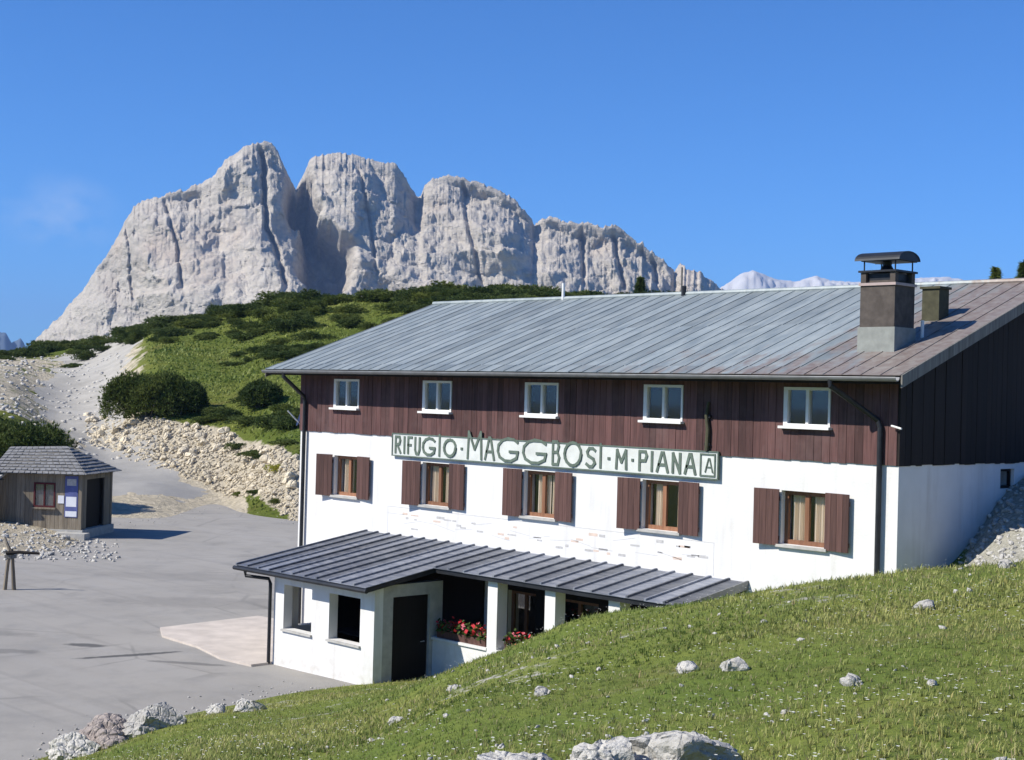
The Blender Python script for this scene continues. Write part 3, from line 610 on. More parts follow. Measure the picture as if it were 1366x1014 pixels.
# gutter and downpipes
m = MB(); n_ = 7; gp = [(EY-.10+.075*math.cos(math.pi+math.pi*k/n_), EZ-.03+.075*math.sin(math.pi+math.pi*k/n_)) for k in range(n_+1)]
m.prism(gp+[(p[0]*.9+(EY-.10)*.1, p[1]+.012) for p in reversed(gp)], 0, x0, x1-.02); m.build('gutter', 'grey_metal', lodge)
def pipe(pts, r=.05, mat_='grey_metal', name='downpipe', parent=lodge): m = MB(); m.tube(pts, r, 10); return m.build(name, mat_, parent)
pipe([(-.95, EY-.1, EZ-.08), (-.95, EY-.1, EZ-.2), (-.36, -.12, EZ-.85), (-.31, -.10, EZ-1.0), (-.31, -.10, 0)], .055, 'dark_metal')
pipe([(-19.2, EY-.1, EZ-.08), (-19.2, EY-.1, EZ-.2), (-19.24, -.14, EZ-.75), (-19.25, -.10, EZ-.9), (-19.25, -.10, 0)], .055, 'dark_metal')
# chimney
m = MB(); m.box(-1.33, -.47, .59, 1.39, 7.6, 8.45); ch = m.build('chimney', 'chimney_base', lodge)
m = MB(); m.box(-1.30, -.50, .62, 1.36, 8.45, 9.29); m.build('chimney_stack', 'brick_brown', ch)
m = MB(); m.box(-1.33, -.47, .59, 1.39, 9.29, 9.345); m.build('chimney_band', 'pink_band', ch)
m = MB()
for a in (-1.30, -.62):
    for b in (.62, 1.24): MB().box(a, a+.12, b, b+.12, 9.345, 9.56).build('flue_post', 'brick_brown', ch)
MB().box(-1.2, -.6, .7, 1.28, 9.345, 9.40).build('flue_base', 'brick_brown', ch)
m = MB(); m.box(-1.22, -.58, .70, 1.28, 9.40, 9.54); m.build('flue_core', 'dark_metal', ch)
m = MB(); m.box(-1.34, -.46, .58, 1.40, 9.56, 9.60); m.build('chimney_slab', 'dark_metal', ch)
m = MB(); m.tube([(-.92, .99, 9.6), (-.92, .99, 9.72), (-.92, .99, 9.80)], [.16, .09, .10], 10); m.build('cowl_stalk', 'dark_metal', ch)
m = MB()
for a in (-1.26, -.54):
    for b in (.68, 1.32): MB().tube([(a, b, 9.60), (a, b, 9.82)], .015, 6).build('cowl_rod', 'dark_metal', ch)
m = MB(); n_ = 14; ro = [(.99+.40*math.cos(math.pi*k/n_), 9.80+.19*math.sin(math.pi*k/n_)) for k in range(n_+1)]; ri = [(.99+.375*math.cos(math.pi*k/n_), 9.80+.168*math.sin(math.pi*k/n_)) for k in range(n_+1)]
m.prism(ro+ri[::-1], 0, -1.44, -.40); m.build('cowl', 'dark_metal', ch)
m = MB(); m.prism(ri, 0, -.45, -.41); m.box(-1.3, -.46, .62, 1.36, 9.785, 9.80); m.build('cowl_end', 'dark_metal', ch)
m = MB(); m.box(-1.10, -.70, 2.66, 3.06, 8.4, 9.36); m.box(-1.14, -.66, 2.62, 3.10, 9.36, 9.41); m.build('small_chimney', 'olive', lodge)
pipe([(-.40, 1.52, 8.15), (-.40, 1.52, 8.62)], .035, 'white_paint', 'roof_pipe')
pipe([(-14.43, RY-.05, 9.5), (-14.43, RY-.05, 10.15)], .045, 'white_paint', 'roof_pipe')
pipe([(-9.93, RY-.05, 9.5), (-9.93, RY-.05, 9.92)], .07, 'dark_metal', 'roof_pipe')
pipe([(-10.55, RY+.6, 9.3), (-10.55, RY+.6, 10.5)], .025, 'old_wood', 'roof_pipe')
# painted panorama on the wall below the windows (flat paint)
m = MB()
def mark(x, z, w, h, k, sl=0.): m.add([(x, -.002, z), (x+w, -.002, z+sl), (x+w, -.002, z+sl+h), (x, -.002, z+h)], [(0, 1, 2, 3)], k)
rr = random.Random(3)
for q in range(40):
    x = rr.uniform(-15.2, -4.8); z = rr.uniform(3.25, 3.68); mark(x, z, rr.uniform(.10, .32), rr.uniform(.03, .07), 0 if rr.random() < .65 else 1)
for q in range(16): mark(-15.5+q*.68, 3.62-.25*abs(math.sin(q*1.3)), .68, .012, 2, .12*math.sin(q*1.7))
mark(-15.5, 3.80, 11.1, .016, 2); mark(-4.42, 3.10, .016, .7, 2); mark(-15.5, 3.10, .016, .7, 2)
m.build('painted_panorama', ['mural_grey', 'mural_orange', 'mural_pale'], lodge)
# canopy / porch
PT = .16
def pz(y): return 3.05+PT*y
m = MB(); m.prism([(-15.45, -3.7), (-15.45+4.1, -3.7), (-11.35, -3.42), (-15.45, -3.42)], 2, 2.02, 2.44, 0)
front = [(-14.93, -13.77, .92, 2.02), (-13.07, -11.87, .92, 2.02)]
m = MB(); wall(m, -15.35, -11.35, -.4, 2.42, front, lambda u, z, d: (u, -3.72+d, z), .26); m.build('porch_wall', 'plaster', lodge)
m = MB(); wall(m, -3.46, -1.62, -.4, 2.36, [(-3.16, -2.02, -.4+.001, 2.07)], lambda u, z, d: (-11.35-d, u, z), .22); m.build('porch_side_wall', 'concrete', lodge)
m = MB(); wall(m, -3.46, -.002, -.4, 2.42, [(-3.12, -2.25, .92, 2.02)], lambda u, z, d: (-15.35+d, u, z), .22); m.build('porch_end_wall', 'plaster', lodge)
m = MB(); wall(m, -2.2, -.06, .02, 2.55, [], lambda u, z, d: (-15.128+d, u, z), .03); m.box(-15.09, -11.6, -.06, -.005, .02, 2.9); m.build('porch_shade_lining', 'dark_wood', lodge)  # added dark lining: the porch's inner shade is put into its colour
m = MB(); wall(m, -11.33, -3.55, -.02, 2.9, gdoors_lining, lambda u, z, d: (u, -.04+d, z), .036); m.build('canopy_dark_sheet', 'dark_wood', lodge)  # dark sheet added to darken the wall under the canopy
for a, b in ((-14.97, -13.73), (-13.11, -11.83)): MB().box(a, b, -3.78, -3.45, .87, .918).build('porch_sill', 'concrete', lodge)
m = MB(); m.box(-11.46, -11.42, -3.14, -2.04, -.3, 2.05); dr = m.build('porch_door', 'dark_wood', lodge)
m = MB(); m.tube([(-11.40, -2.16, .95), (-11.36, -2.16, .95), (-11.36, -2.28, .95)], .012, 6); m.build('handle', 'bright_metal', dr)
for cx in (-9.25, -7.4, -5.5):
    m = MB(); m.box(cx-.16, cx+.16, -1.95, -1.63, -.4, 2.68); m.build('porch_column', 'plaster', lodge)
for a, b in ((-11.34, -9.41), (-9.09, -7.56), (-7.24, -5.66)):
    m = MB(); m.box(a, b, -1.92, -1.68, -.4, .98); m.box(a, b, -1.97, -1.63, .98, 1.04); m.build('porch_low_wall', 'plaster', lodge)
# canopy roof: deck + individual sheets
m = MB(); t_ = .10
m.add([(x_, y_, pz(y_)-dz) for dz in (.012, t_+.012) for (x_, y_) in ((-16.4, -.002), (-16.4, -4.15), (-11.1, -4.15), (-11.1, -2.1), (-3.5, -2.1), (-3.5, -.002), (-11.1, -.002))],
      [(0, 1, 2, 3, 6), (6, 3, 4, 5), (13, 10, 9, 8, 7), (12, 11, 10, 13), (0, 7, 8, 1), (1, 8, 9, 2), (2, 9, 10, 3), (3, 10, 11, 4), (4, 11, 12, 5)])
proof = m.build('porch_roof', 'dark_metal', lodge)
def psheet(yl, wdt):
    mb = MB(); a = math.atan(PT)
    def bx(xa, xb, ya, yb, h0, h1): mb.add([(x_, y_, PT*(y_)+h) for x_ in (xa, xb) for y_ in (ya, yb) for h in (h0, h1)], [(0, 1, 3, 2), (4, 6, 7, 5), (0, 4, 5, 1), (2, 3, 7, 6), (0, 2, 6, 4), (1, 5, 7, 3)])
    bx(.05, wdt, -yl, -.01, 0, .012); bx(0, .05, -yl, -.01, 0, .055)
    return mb.mesh('roof_sheet', 'slate_metal')
w1 = 5.3/11; me = psheet(4.19, w1)
for k in range(11): o = link('roof_sheet', me, proof); o.location = (-16.4+k*w1, 0, 3.052+random.uniform(0, .004))
w2 = 7.6/15; me = psheet(2.14, w2)
for k in range(15): o = link('roof_sheet', me, proof); o.location = (-11.1+k*w2, 0, 3.052+random.uniform(0, .004))
m = MB(); m.prism([(-2.16, pz(-2.16)-.13), (-.004, pz(0)-.13), (-.004, pz(0)+.05), (-2.16, pz(-2.16)+.05)], 0, -3.5, -3.46); m.build('roof_end_board', 'grey_metal', proof)
m = MB(); m.tube([(-16.45, -4.2, pz(-4.2)-.06), (-11.05, -4.2, pz(-4.2)-.06)], .055, 8); m.build('porch_gutter', 'dark_metal', lodge)
pipe([(-15.95, -4.2, pz(-4.2)-.1), (-15.95, -4.18, 2.16), (-15.42, -3.85, 2.12), (-15.38, -3.82, 2.0), (-15.38, -3.82, 0)], .045, 'dark_metal', 'porch_downpipe')
# bracket near the right corner, satellite dish on the left corner
m = MB(); m.tube([(-.05, -.12, 6.48), (.06, -.14, 6.46), (.22, -.2, 6.43)], .02, 6); m.build('wall_bracket', 'white_paint', lodge)
sd = thing('satellite_dish', 'dark satellite dish with pale arm on the left corner of the lodge', 'satellite dish', (-19.62, .45, 6.15))
m = MB(); n_ = 20; c0 = Vector((-.42, -.1, 0)); ax = Vector((-.45, -.8, .35)).normalized(); a_ = ax.orthogonal().normalized(); b_ = ax.cross(a_); vs = [c0-ax*.07]; fs = []
for r_ in (.18, .36):
    for k in range(n_): vs.append(c0+(a_*math.cos(2*math.pi*k/n_)+b_*math.sin(2*math.pi*k/n_))*r_+ax*(r_*r_*.55-.07))
fs += [(0, 1+k, 1+(k+1) % n_) for k in range(n_)]+[(1+k, 1+n_+k, 1+n_+(k+1) % n_, 1+(k+1) % n_) for k in range(n_)]
k0 = len(vs); vs += [v-ax*.02 for v in vs]; fs += [tuple(i+k0 for i in reversed(f)) for f in fs]; fs += [(1+n_+k, k0+1+n_+k, k0+1+n_+(k+1) % n_, 1+n_+(k+1) % n_) for k in range(n_)]
m.add(vs, fs); m.build('dish', 'navy', sd)
m = MB(); m.tube([c0-Vector((0, 0, .3)), c0+ax*.42-Vector((0, 0, .05))], .022, 6); m.build('feed_arm', 'white_paint', sd)
m = MB(); m.tube([(.08, .0, -.05), (-.40, -.06, -.05), c0-ax*.08], .025, 6); m.build('bracket', 'grey_metal', sd)

# ------------------------------------------------------------------ sign
SG = (-9.79, 0, 5.2)
sign = thing('lodge_sign', 'long white sign with dark green lettering hung along the lodge front', 'sign', (-9.79, -.06, 5.2), worldparts=True)
m = MB(); m.box(-15.27, -4.31, -.075, -.042, 5.20, 5.76); m.build('board', 'sign_white', sign)
m = MB(); wall(m, -15.30, -4.28, 5.172, 5.785, [(-15.27, -4.31, 5.2, 5.76)], lambda u, z, d: (u, -.095+d, z), .05); m.build('frame', 'sign_green', sign)
def fx(p):      # facade metres for a position along the board (photo measurements)
    q = np.array([527, 584, 640, 720, 800, 881, 960]); w_ = np.array([-15.27, -13.63, -12.0, -9.82, -7.85, -6.02, -4.31]); return float(np.interp(p, q, w_))
GL = {'R': [[(0, 0), (0, 1), (.75, 1), (.9, .78), (.75, .55), (0, .5)], [(.35, .5), (1, 0)]], 'I': [[(.5, 0), (.5, 1)]], 'F': [[(0, 0), (0, 1), (1, 1)], [(0, .52), (.75, .52)]],
      'U': [[(0, 1), (0, .25), (.25, 0), (.75, 0), (1, .25), (1, 1)]], 'G': [[(.98, .84), (.8, .97), (.5, 1.02), (.22, .92), (.03, .7), (0, .42), (.1, .15), (.35, 0), (.68, 0), (.95, .15), (1, .42), (.6, .42)]],
      'O': [[(.5+.5*math.cos(k*math.pi/8), .5+.5*math.sin(k*math.pi/8)) for k in range(17)]], 'M': [[(0, 0), (.06, 1), (.5, .35), (.94, 1), (1, 0)]], 'A': [[(0, 0), (.42, 1), (.58, 1), (1, 0)], [(.18, .36), (.82, .36)]],
      'B': [[(0, 0), (0, 1), (.7, 1), (.9, .8), (.7, .55), (0, .52)], [(.7, .55), (1, .3), (.8, 0), (0, 0)]], 'S': [[(1, .88), (.7, 1), (.3, 1), (.05, .8), (.2, .58), (.8, .42), (1, .2), (.7, 0), (.3, 0), (0, .12)]],
      'P': [[(0, 0), (0, 1), (.8, 1), (1, .78), (.8, .52), (0, .5)]], 'N': [[(0, 0), (0, 1), (1, 0), (1, 1)]], '.': [[(.35, .5), (.65, .5)]]}
lets = [('R', 530, 540, 0), ('I', 542, 546, 0), ('F', 548, 556, 0), ('U', 558, 567, 0), ('G', 569, 588, 0), ('I', 590, 596, 1), ('O', 598, 616, 0), ('.', 619, 626, 0), ('M', 629, 650, 2), ('A', 652, 667, 1), ('G', 669, 698, 1), ('G', 702, 735, 1),
        ('B', 741, 753, 1), ('O', 757, 782, 1), ('S', 786, 800, 0), ('I', 802, 810, 1), ('.', 813, 822, 0), ('M', 826, 843, 0), ('.', 846, 853, 0), ('P', 857, 870, 0), ('I', 872, 878, 0), ('A', 880, 898, 0), ('N', 901, 914, 0), ('A', 917, 934, 0), ('A', 943, 956, -1)]
for ch_, p0, p1, tall in lets:
    a, b = fx(p0)+.04, fx(p1)-.04; z0, z1 = {0: (5.27, 5.69), 1: (5.26, 5.80), 2: (5.25, 5.93), -1: (5.33, 5.62)}[tall]; sw = .066 if tall >= 0 else .03
    m = MB()
    for pl in GL[ch_]:
        pts = [(lerp(a, b, p[0]), lerp(z0, z1, p[1])) for p in pl]
        for k in range(len(pts)-1):
            p, q = Vector(pts[k]), Vector(pts[k+1]); t_ = (q-p).normalized(); nn = Vector((-t_.y, t_.x))*sw/2; p = p-t_*sw*.35; q = q+t_*sw*.35
            yo = -.092-.0012*k
            m.prism([tuple(p+nn), tuple(q+nn), tuple(q-nn), tuple(p-nn)], 1, yo, -.0755)
    m.build('letter', 'sign_green', sign)
m = MB(); wall(m, fx(938), fx(960)-.05, 5.23, 5.73, [(fx(938)+.035, fx(960)-.085, 5.265, 5.695)], lambda u, z, d: (u, -.0945+d, z), .02); m.build('emblem_frame', 'sign_green', sign)
pl = thing('wall_pole', 'slim weathered pole on the timber above the right end of the sign', 'pole', (-4.6, -.09, 5.8))
m = MB(); m.tube([(0, 0, 0), (.02, 0, .45), (-.02, -.02, .75), (.01, 0, 1.05)], [.055, .05, .04, .03], 8); m.build('pole', 'olive', pl)
for z_ in (.1, .7): MB().box(-.07, .07, -.01, .06, z_, z_+.06).build('clamp', 'dark_metal', pl)

# ------------------------------------------------------------------ furniture in the porch
tb = thing('porch_table', 'dark wooden table standing inside the open porch', 'table', (-14.2, -1.9, .02))
m = MB()
for k in range(4): MB().box(-.75, .75, -.38+k*.19, -.20+k*.19, .72, .76).build('board', 'dark_wood', tb)
for a in (-.62, .62):
    for b in (-.3, .3): MB().box(a-.03, a+.03, b-.03, b+.03, 0, .72).build('leg', 'dark_wood', tb)
def planter(x, y, z, L, label, seed):
    r_ = random.Random(seed); t = thing('flower_box', label, 'flower box', (x, y, z), 0, 'flower boxes on the porch wall')
    m = MB(); m.prism([(-.10, 0), (.10, 0), (.13, .18), (.11, .18), (.09, .03), (-.09, .03), (-.11, .18), (-.13, .18)], 0, -L/2, L/2)
    for e in (-L/2, L/2-.02): m.prism([(-.095, .01), (.095, .01), (.112, .16), (-.112, .16)], 0, e+.001, e+.019)
    m.build('box', 'shutter', t)
    lf, fl = MB(), MB()
    for k in range(int(L*420)):
        c = Vector((r_.uniform(-L/2, L/2), r_.gauss(0, .09), .16+abs(r_.gauss(.1, .08)))); s_ = r_.uniform(.03, .06)
        q = Euler((r_.uniform(-1, 1), r_.uniform(-1, 1), r_.uniform(0, 6))).to_matrix()
        (fl if r_.random() < .33 and c.z > .2 else lf).add([c+q@Vector(v)*s_ for v in ((-1, -.6, 0), (1, -.6, 0), (.8, .7, .25), (-.8, .7, .25))], [(0, 1, 2, 3)], r_.choice((0, 0, 1)))
    lf.build('foliage', ['leaf', 'leaf'], t); stuff(fl.build('flowers', ['red_flower', 'pink_flower'], t))
planter(-10.65, -1.80, 1.042, 1.1, 'flower box with red geraniums nearest the porch door', 1)
planter(-9.85, -1.80, 1.042, .7, 'short flower box with pink and red geraniums beside the white column', 2)
planter(-8.3, -1.80, 1.042, 1.1, 'flower box with red geraniums between the two white columns', 3)

# ------------------------------------------------------------------ ticket hut
def world(px, d): return xy(UC(px), d)
hx, hy = world(61, 66.4); hz = .38
hut = thing('wooden_hut', 'small grey wooden hut with shingle roof at the foot of the track', 'hut', (hx, hy, hz), math.radians(39))
m = MB(); m.box(-1.95, 1.95, -.1, 3.5, -.6, 0); m.box(-.4, 2.3, -.7, -.1, -.6, -.1); m.build('stone_base', 'concrete', hut)
hw = MB().box(-1.78, 1.78, .06, .1, 0, 2.5).box(-1.8, -1.76, .1, 3.35, 0, 2.5).box(-1.8, 1.8, 3.35, 3.39, 0, 2.5).box(1.75, 1.79, 2.6, 3.35, 0, 2.5).box(1.75, 1.79, .1, .5, 0, 2.5).box(1.75, 1.79, .5, 2.6, 2.2, 2.5).build('wall', 'old_wood', hut)
xx = -1.8
while xx < 1.79:
    a, b = xx, xx+.2; c = (a+b)/2; xx = b
    segs = [(0, .95), (2.05, 2.5)] if -.4 < c < .6 else [(0, 2.5)]
    for z0, z1 in segs: MB().box(a+.005, b-.005, .02-random.uniform(0, .01), .058, z0+.01, z1).build('plank', 'grey_wood', hw)
for k in range(17):
    y0 = .0+k*.2; c = y0+.1; z0 = 2.2 if .5 < c < 2.6 else 0
    MB().box(1.792, 1.815, y0+.004, y0+.196, z0+.01, 2.5).build('side_plank', 'grey_wood', hw)
MB().box(1.60, 1.64, .55, 2.55, 0, 2.2).build('side_shade_panel', 'dark_wood', hut)  # dark panel added in the open side, standing in for its shade
m = MB(); wall(m, -.4, .6, .95, 2.05, [(-.33, .07, 1.03, 1.97), (.13, .53, 1.03, 1.97)], lambda u, z, d: (u, -.01+d, z), .065); wf = m.build('window', 'dark_red', hut)
for a, b in ((-.33, .07), (.13, .53)): MB().box(a, b, .035, .039, 1.03, 1.97).build('pane', 'glass', wf)
MB().box(-.47, .67, -.12, .018, .88, .948).build('counter', 'grey_wood', hut)
for a, b in ((-1.86, -.06), (1.72, -.06), (1.72, 3.3)): MB().box(a, a+.14, b, b+.14, 0, 2.5).build('post', 'grey_wood', hut)
for (a, b, z0, z1, mm) in ((1.06, 1.66, .55, 2.38, 'poster_blue'), (.74, 1.02, 1.15, 1.5, 'poster_white'), (1.12, 1.6, 1.02, 1.46, 'poster_white'), (1.10, 1.62, .58, .82, 'poster_white'), (1.15, 1.58, 1.95, 2.25, 'mural_grey')):
    over = mm != 'poster_blue' and a > 1.05
    MB().box(a, b, -.018 if over else -.012, -.0125 if over else .005, z0, z1).build('notice', mm, hut)
def shingle_plane(mb, a, b, c, d, rows=9, th=.035):
    # a,b eave left/right; c,d top right/left: overlapping rows with a step at each butt
    a, b, c, d = map(Vector, (a, b, c, d)); nrm = (b-a).cross(d-a).normalized()
    if nrm.z < 0: nrm = -nrm
    for k in range(rows):
        t0, t1 = k/rows, (k+1)/rows
        p0, p1, q0, q1 = a.lerp(d, t0), b.lerp(c, t0), a.lerp(d, t1), b.lerp(c, t1); cols = max(2, int((p1-p0).length/.28))
        for j in range(cols):
            s0, s1 = j/cols+.006, (j+1)/cols-.006; h = nrm*(th+random.uniform(0, .02))
            v = [p0.lerp(p1, s0)+h-(d-a)*.012*random.random(), p0.lerp(p1, s1)+h, q0.lerp(q1, s1)+nrm*.004, q0.lerp(q1, s0)+nrm*.004]
            mb.add(v+[x_-nrm*.03 for x_ in v], [(0, 1, 2, 3), (0, 4, 5, 1), (0, 3, 7, 4), (1, 5, 6, 2)])
m = MB(); A_, B_, C_, D_2 = (-2.35, -.4, 2.44), (2.15, -.4, 2.46), (2.15, 3.8, 2.46), (-2.35, 3.8, 2.44); r1, r2 = (.35, 1.7, 3.62), (-2.35, 1.7, 3.52)
m.add([A_, B_, C_, D_2, r1, r2], [(0, 1, 4, 5), (1, 2, 4), (2, 3, 5, 4), (3, 0, 5), (3, 2, 1, 0)]); hr = m.build('roof', 'old_wood', hut)
m = MB(); shingle_plane(m, A_, B_, r1, r2); shingle_plane(m, B_, C_, r1, r1); stuff(m.build('shingles', 'shingle', hr))
h2x, h2y = world(-22, 66.0)
sh2 = thing('lean_to_shed', 'pale lean-to shed with flat grey roof beside the wooden hut', 'shed', (h2x, h2y, .45), math.radians(39))
MB().box(-1.6, .78, .1, 2.4, -.6, 2.05).build('wall', 'grey_wood', sh2)
MB().prism([(-.15, 2.06), (2.6, 2.75), (2.6, 2.85), (-.15, 2.16)], 0, -1.8, .86).build('roof', 'concrete', sh2)
MB().box(.22, .72, .05, .098, .1, 1.75).build('panel', 'poster_white', sh2)
# post at the edge of the parking
ps = thing('weathered_post', 'weathered grey wooden post with short dark arm at the parking edge', 'post', (-31.3, -3.1, .0), math.radians(46))
for a, b in ((-.15, -.02), (.17, .05)): m = MB(); m.tube([(a, 0, -.1), (a*.6+b*.4, 0, .55), (b, 0, 1.35)], [.075, .065, .06], 8); m.build('leg', 'grey_wood', ps)
MB().box(-.16, .2, -.07, .07, 1.05, 1.16).build('crossbar', 'old_wood', ps)
m = MB(); m.tube([(-.1, -.08, 1.22), (.3, -.09, 1.26), (1.0, -.1, 1.24)], [.06, .055, .045], 8); m.build('arm', 'dark_wood', ps)
m = MB(); m.tube([(-.0, 0, 1.3), (-.12, .0, 1.55), (-.2, .02, 1.75)], [.06, .05, .03], 7); m.build('stub', 'grey_wood', ps)

# ================================================================== rocks
def rockmesh(name, seed, sub, sx, sy, sz, m_, rough=.28):
    bm = bmesh.new(); bmesh.ops.create_icosphere(bm, subdivisions=sub, radius=1); r_ = random.Random(seed)
    planes = [(Vector((r_.gauss(0, 1), r_.gauss(0, 1), r_.gauss(0, .8))).normalized(), r_.uniform(.55, .85)) for _ in range(11)]
    co = np.array([v.co for v in bm.verts]); nz = fbm(co[:, 0]*1.4+seed, co[:, 1]*1.4+co[:, 2]*1.7, seed, 5, .6); n2 = ridged(co[:, 0]*3.1+seed, co[:, 1]*2.3+co[:, 2]*3.3, seed+5, 4, .6)
    for k, v in enumerate(bm.verts):
        c = v.co.copy()
        for n_, d_ in planes:
            e = c.dot(n_)-d_
            if e > 0: c -= n_*e*.9
        c *= 1+rough*nz[k]+rough*.4*(n2[k]-.6); v.co = Vector((c.x*sx, c.y*sy, c.z*sz))
    me = bpy.data.meshes.new(name); bm.to_mesh(me); bm.free(); me.materials.append(MT[m_]); return me
def setrock(name, me, x, y, s, label, group=None, sink=.3, rz=None):
    o = link(name, me, None, (x, y, Hs(x, y)+s*(1-sink)*.5)); o.scale = (s, s, s); o.rotation_euler = (random.uniform(-.3, .3), random.uniform(-.3, .3), random.uniform(0, 6.3) if rz is None else rz)
    return tag(o, label, 'rock' if s < .6 else 'boulder', group)
# named rocks: (photo column, depth, size, label, material, detail)
big = [(160, 25.4, .62, 'low pinkish boulder at the lower left edge of the meadow', 'pink_stone'), (218, 25.6, .58, 'jagged whitish boulder at the lower left corner of the meadow beside the pinkish one', 'limestone'), (112, 25.0, .42, 'small rounded boulder at the outer end of the lower left pair', 'limestone'),
       (905, 7.75, .34, 'largest cracked grey rock at the bottom of the meadow', 'limestone'), (815, 7.6, .25, 'flat grey rock just left of the large cracked rock', 'limestone'), (712, 7.55, .23, 'rounded pale rock at the bottom centre of the meadow', 'limestone'), (952, 8.0, .16, 'broken grey rock leaning on the right side of the largest cracked rock', 'limestone'), (655, 7.65, .12, 'little pale rock left of the rounded rock at the bottom centre', 'limestone'),
       (1146, 9.6, .062, 'single white stone in the middle of the right grass', 'limestone'), (1240, 13.6, .095, 'white stone on the upper right grass near the crest', 'limestone'), (990, 11.2, .10, 'pale flat rock in the grass below the canopy end', 'limestone'), (925, 11.6, .09, 'grey rough rock in the grass left of the pale flat rock', 'limestone'), (617, 15.5, .075, 'small white stone in the grass below the porch columns', 'limestone'), (735, 12.0, .07, 'low streak of grey rock in the middle grass', 'limestone'), (345, 27.5, .30, 'pale slab of rock in the lower left grass near the asphalt', 'limestone'), (300, 28.2, .22, 'grey rock beside the pale slab in the lower left grass', 'limestone'), (540, 14.6, .08, 'pale rock poking from the grass below the porch door', 'limestone'), (1350, 17.2, .10, 'white stone on the crest at the right edge', 'limestone')]
for k, (p_, d_, s_, lb, mm) in enumerate(big):
    x, y = world(p_, d_); me = rockmesh('rock', 100+k, 5 if s_ > .14 else 3, 1.25, .95, .8, mm, .34)
    setrock('boulder' if s_ > .4 else 'rock', me, x, y, s_, lb, None, (.6 if s_ < .121 else 1.0) if s_ < .4 else .95, random.uniform(-.4, .4))
var = [rockmesh('rubble_stone', 300+k, 2, random.uniform(.9, 1.35), random.uniform(.7, 1.1), random.uniform(.55, .9), 'beige_stone', .4) for k in range(9)]
varw = [rockmesh('stone', 330+k, 2, random.uniform(.9, 1.35), random.uniform(.7, 1.1), random.uniform(.5, .8), 'limestone', .35) for k in range(6)]
def on_bank(r_):
    while True:
        p_ = r_.uniform(118, 402); b_ = np.interp(p_, [60, 130, 200, 300, 395], [120, 103, 98.5, 91.5, 79]); t_ = np.interp(p_, [60, 130, 200, 300, 395], [128, 116, 107, 101.5, 88])
        f_ = r_.random(); return p_, b_+(t_-b_)*f_
r_ = random.Random(5)
for k in range(200):
    p_, d_ = on_bank(r_); x, y = world(p_, d_)
    setrock('rubble_stone', r_.choice(var), x, y, min(.14+r_.expovariate(8.), .5), 'pale beige rubble stone on the cut bank beside the track', 'rubble stones on the cut bank', .45)['category'] = 'stone'
for k in range(28):
    p_ = r_.uniform(-60, 110); d_ = r_.uniform(58.5, 65.5); x, y = world(p_, d_)
    setrock('rubble_stone', r_.choice(var+varw), x, y, min(.10+r_.expovariate(12.), .3), 'pale stone in the low rubble in front of the wooden hut', 'rubble stones in front of the hut', .45)['category'] = 'stone'
def joined(name, n_, fn, meshes, seed):
    """many small stones, too many to tell apart, as one mesh"""
    r2 = random.Random(seed); V = []; Fc = []; k0 = 0; src = [(np.array([v.co for v in me.vertices]), np.array([p.vertices[:] for p in me.polygons])) for me in meshes]
    for _ in range(n_):
        x, y, s_ = fn(r2); co, fc = r2.choice(src); R_ = np.array(Euler((r2.uniform(-.5, .5), r2.uniform(-.5, .5), r2.uniform(0, 6.3))).to_matrix())
        V.append(co@R_.T*s_+np.array([x, y, max(Hs(x, y), 0.)+s_*.15])); Fc.append(fc+k0); k0 += len(co)
    me = npmesh(name, np.concatenate(V), np.concatenate(Fc), meshes[0].materials[0].name, False); return stuff(link(name, me))
low = [rockmesh('pebble', 400+k, 1, 1.2, .9, .7, 'beige_stone', .4) for k in range(5)]; loww = [rockmesh('pebble', 420+k, 1, 1.2, .9, .7, 'limestone', .4) for k in range(5)]
def bankpt(q): p_, d_ = on_bank(q); return (*world(p_, d_+q.uniform(-1.5, .5)), q.uniform(.06, .2))
o = joined('rubble', 2400, bankpt, low, 8); tag(o, 'small beige rubble filling the cut bank between the stones', 'rubble')
def scree(q):
    p_ = q.uniform(-120, 165); d_ = q.choice((q.uniform(92, 172), q.uniform(92, 172), q.uniform(57.5, 66))); return (*world(p_, d_), q.uniform(.05, .28)*(1 if d_ > 80 else .45))
o = joined('scree', 1600, scree, loww, 9); tag(o, 'loose pale scree scattered on the slope beyond the hut', 'scree')
def bank2(q): return (*world(q.uniform(1285, 1420), q.uniform(25.5, 34)), q.uniform(.02, .10))
o = joined('gravel_stones', 500, bank2, loww, 10); tag(o, 'pale gravel on the bank beside the shaded gable wall', 'gravel')
def mead(q):
    d_ = 6.3+25*q.random()**1.5; u_ = q.uniform(-.36, .38); x, y = xy(u_, d_)
    if Hs(x, y) < .1: return mead(q)
    if float(fbm(x*.5, y*.5, 61, 3)) < .06 and q.random() < .8: return mead(q)
    return x, y, min(.006+q.expovariate(90.), .045)
def yard(q):
    p_ = q.uniform(-60, 520); lo = np.interp(p_, [-150, 0, 90, 200, 350, 500], [24, 26, 27.7, 30.3, 33.1, 34.5]); hi = np.interp(p_, [-100, 90, 150, 200, 300, 400], [57, 62, 74, 78, 86, 78])
    d_ = lo+min(q.expovariate(1.4), 4) if q.random() < .45 else hi-min(q.expovariate(.5), 10); x, y = world(p_, d_)
    return (x, y, q.uniform(.012, .045)) if not (x > -15.6 and y > -4.4) else yard(q)
o = joined('yard_stones', 350, yard, loww, 13); tag(o, 'loose pale stones strewn along the edges of the yard', 'stones')
o = joined('meadow_pebbles', 700, mead, loww, 11); tag(o, 'tiny pale stones strewn through the meadow grass', 'pebbles')

